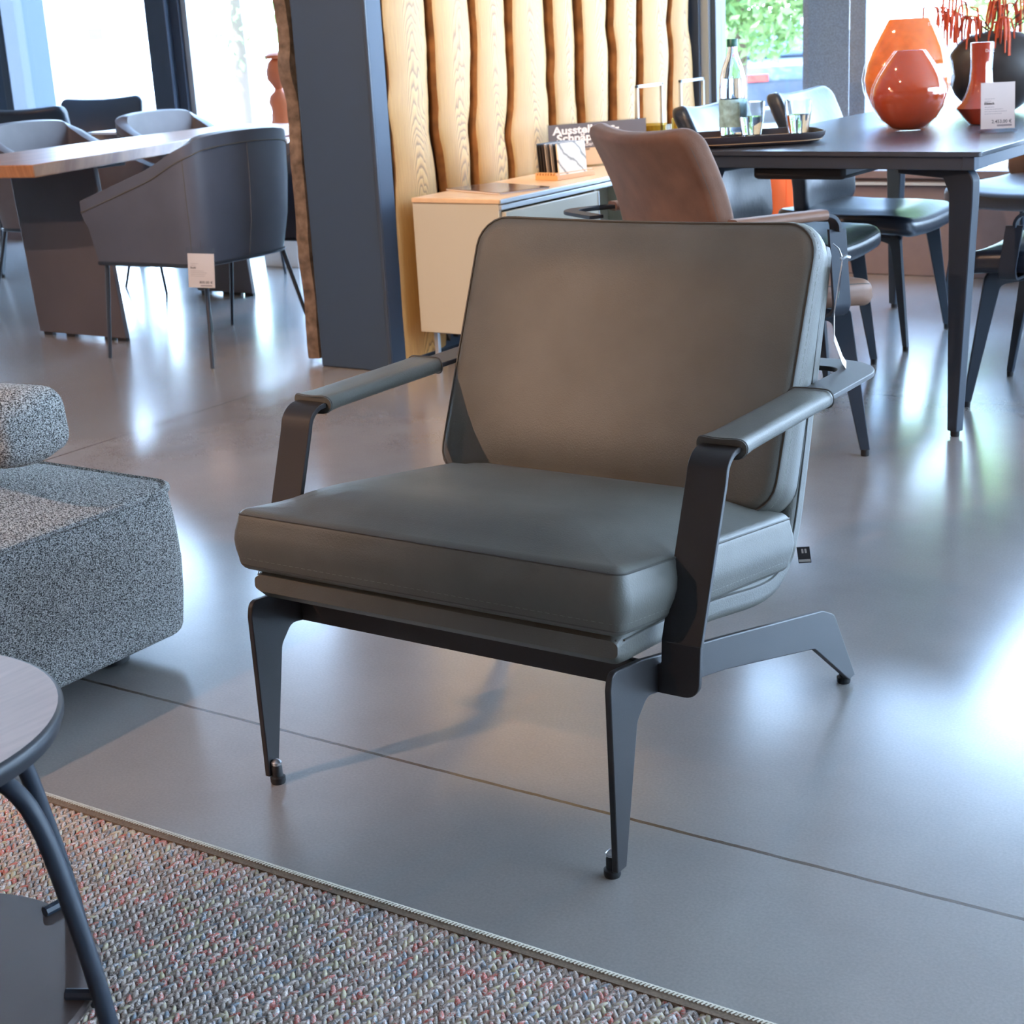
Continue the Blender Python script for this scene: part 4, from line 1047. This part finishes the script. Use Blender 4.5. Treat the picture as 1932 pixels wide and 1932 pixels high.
# far seats by the left window
bc3 = dup(bc1, (-6.45, 5.50, 0), R(-150), 'blue-black leather chair back at far left before the window')
bc3['group'] = 'black leather chairs by the left window'
bc4 = dup(bc1, (-6.62, 6.02, 0), R(35), 'black upholstered chair in front of the left window, darkest of the group')
bc4['group'] = 'black leather chairs by the left window'
ST = thing('small_table', 'small white side table between the far chairs at left', 'side table', (-6.12, 5.78, 0))
B().box(-.17, -.12, .66, .17, .12, .672).build('table_top', mat('white_top', (.75, .75, .75), .4), ST, bevel=.002)
B().box(-.02, -.02, .01, .02, .02, .66).build('post', M['alu'], ST); B().box(-.12, -.10, 0, .12, .10, .01).build('base', M['alu'], ST)
# carved sculpture
SC = thing('carved_sculpture', 'reddish carved wooden torso sculpture half hidden behind the dark board', 'sculpture', (-5.225, 5.95, 0))
bl = B(); prof = [(.001, .62), (.075, .625), (.085, .66), (.072, .70), (.062, .745), (.068, .785), (.052, .815), (.028, .832), (.022, .845), (.034, .862), (.058, .89), (.066, .93), (.058, .968), (.035, .99), (.001, 1.0)]
bl.lathe(prof, 28, caps=False)
for v in bl.v:
    v.x += .012*math.sin((v.z-.6)*18); v.y *= .75
bl.build('figure', M['terracotta'], SC)
bl = B(); bl.lathe([(.06, .985), (.062, 1.0), (.045, 1.012), (.001, 1.016)], 24, caps=False); bl.build('cap', M['terracotta'], SC)
B().box(-.11, -.11, 0, .11, .11, .62).build('pedestal', M['bwhite'], SC, bevel=.004)

# ------------------------------------------------------------------ outdoors
o = B().box(-120, GY+.5, -.55, 60, 120, -.5).build('pavement', M['asphalt']); struct(o)
def foliage(blobs, n, size, seed):
    r = np.random.default_rng(seed); V = []
    for (bx, by, bz, rx, ry, rzz), k in zip(blobs, n):
        d = r.normal(size=(k, 3)); d /= np.linalg.norm(d, axis=1)[:, None]; rad = r.uniform(.35, 1, k)**.5
        c = np.array([bx, by, bz]) + d*rad[:, None]*np.array([rx, ry, rzz])
        a = r.normal(size=(k, 3)); a /= np.linalg.norm(a, axis=1)[:, None]; q = r.normal(size=(k, 3)); bq = np.cross(a, q); bq /= np.linalg.norm(bq, axis=1)[:, None]
        s_ = size*r.uniform(.6, 1.3, k)[:, None]
        V.append(np.stack([c-a*s_, c+bq*s_*.5, c+a*s_, c-bq*s_*.5], 1))
    V = np.concatenate(V, 0); N = len(V); return V.reshape(-1, 3), np.arange(N*4).reshape(-1, 4)
def tree(label, loc, blobs, n, size, seed, m, trunk_h=1.5):
    t = thing('tree', label, 'tree', loc, 0, 'trees outside the shop windows')
    v, f = foliage(blobs, n, size, seed)
    me = bpy.data.meshes.new('crown'); me.from_pydata(v.tolist(), [], f.tolist()); me.materials.append(M[m]); link(bpy.data.objects.new('crown', me), t)
    B().tube([(0, 0, -.5), (.05, 0, trunk_h*.5), (0, .05, trunk_h+1)], [.14, .11, .07], 10).build('trunk', M['trunk'], t)
tree('leafy green tree seen through the pane left of the dusty pier', (-9.0, 19, 0), [(0, 0, 1.9, 1.9, 1.4, 1.45), (-.9, .3, 3.2, 1.6, 1.4, 1.3), (1.0, 0, 3.4, 1.5, 1.4, 1.4)], [8500, 3600, 3600], .082, 1, 'leaf2')
tree('pale green tree behind the coral branches at the right', (-4.4, 16.5, 0), [(0, 0, 2.3, 1.5, 1.3, 1.7), (1.6, .3, 2.4, 1.4, 1.3, 1.8), (.6, .2, 3.6, 1.6, 1.3, 1.2)], [4800, 4800, 3400], .08, 2, 'leaf')
tree('sparse sunlit tree left of the dark board through the left window', (-17.5, 19, 0), [(0, 0, 2.3, 1.3, 1.2, 1.7), (-.7, 0, 3.4, 1.3, 1.2, 1.2)], [1500, 1300], .08, 3, 'leaf')
def car(label, loc, rz, m):
    c = thing('car', label, 'car', loc, rz, 'cars in the car park outside')
    body = fillet([(-2.1, .25), (2.1, .25), (2.15, .62), (1.95, .82), (1.1, .9), (-1.6, .92), (-2.1, .8)], .08, 3)
    B().prism(body, lambda u, v, t: Vector((u, t, v)), -.85, .85).build('body', M[m], c, bevel=.05)
    cab = fillet([(-1.5, .9), (1.0, .88), (.45, 1.32), (-1.1, 1.34)], .08, 3)
    B().prism(cab, lambda u, v, t: Vector((u, t, v)), -.74, .74).build('cabin', M['bglass'], c, bevel=.05)
    B().prism([(-1.05, 1.33), (.42, 1.31), (.35, 1.36), (-.95, 1.38)], lambda u, v, t: Vector((u, t, v)), -.68, .68).build('roof', M[m], c)
    for x in (-1.35, 1.35):
        for y in (-.86, .86):
            w = B(); w.tube([(x, y-.09, .32), (x, y+.09, .32)], .32, 20); w.build('wheel', M['rubber'], c)
    for y in (-.6, .6): B().box(2.08, y-.2, .62, 2.17, y+.2, .72).build('tail_lamp', M['carr'], c)
car('dark parked car under the tree beside the dusty pier', (-10.6, 24, -.5), R(-60), 'card')
car('white parked car seen behind the bottle', (-15.2, 27.6, -.5), R(-60), 'carw')
car('silver-blue parked car behind the white one', (-14.2, 31.5, -.5), R(-60), 'carb')
o = thing('building', 'pale overexposed building far beyond the car park', 'building', (-40, 44, -.5), R(35))
B().box(-16, 0, 0, 16, 8, 7).build('facade', M['bwhite'], o)
for i in range(7): B().box(-14+4.2*i, -.05, 1.9+.4*(i%2), -13.5+4.2*i, .0, 2.3+.4*(i%2)).build('window_pane', M['bglass'], o)

# ------------------------------------------------------------------ ceiling spotlights (real lamps)
def spot(loc, target, energy, color=(1, .62, .36), size=R(45), blend=.25, label='', rad=.02):
    o = thing('ceiling_spot', label, 'spotlight', (loc[0], loc[1], loc[2]), 0, 'ceiling spotlights')
    d = (Vector(target)-Vector(loc)).normalized(); q = d.to_track_quat('-Z', 'Y').to_matrix().to_4x4()
    bl = B(); bl.lathe([(.05, .0), (.052, .002), (.045, .13), (.03, .15), (.001, .152)], 24, caps=False); bl.v = [q @ v for v in bl.v]; bl.build('housing', M['metal2'], o)
    B().tube([(0, 0, .05), (0, 0, 3.2-loc[2])], .008, 8).build('stem', M['metal2'], o)
    L = light('spot_lamp', 'SPOT', (0, 0, 0), energy, color, spot_size=size, spot_blend=blend, shadow_soft_size=rad)
    L.parent = o; L.rotation_euler = d.to_track_quat('-Z', 'Y').to_euler(); L.location = d*.02
    return o
WARM = (1, .62, .40)
spot((-2.9, -5.0, 2.95), (-1.1, 2.3, .2), 150, WARM, R(34), .3, 'ceiling spotlight aimed at the olive-grey armchair from behind the viewer', .03)
spot((-2.35, 2.3, 3.05), (-3.15, 4.9, 1.0), 170, (1, .76, .50), R(60), .4, 'ceiling spotlight aimed at the oak slabs near the pillar')
spot((-2.35, 3.7, 3.05), (-3.15, 5.8, 1.0), 125, (1, .76, .50), R(60), .4, 'ceiling spotlight aimed at the oak slabs near the window')
spot((-1.0, .5, 3.05), (-1.6, 4.2, .5), 55, WARM, R(55), .4, 'ceiling spotlight aimed at the dark dining table')
spot((-3.6, .2, 3.05), (-4.4, 3.6, .3), 300, WARM, R(60), .4, 'ceiling spotlight aimed at the walnut table')
spot((-3.4, -1.5, 3.05), (-2.9, 2.8, 0), 420, WARM, R(50), .4, 'ceiling spotlight over the floor beside the sofa')
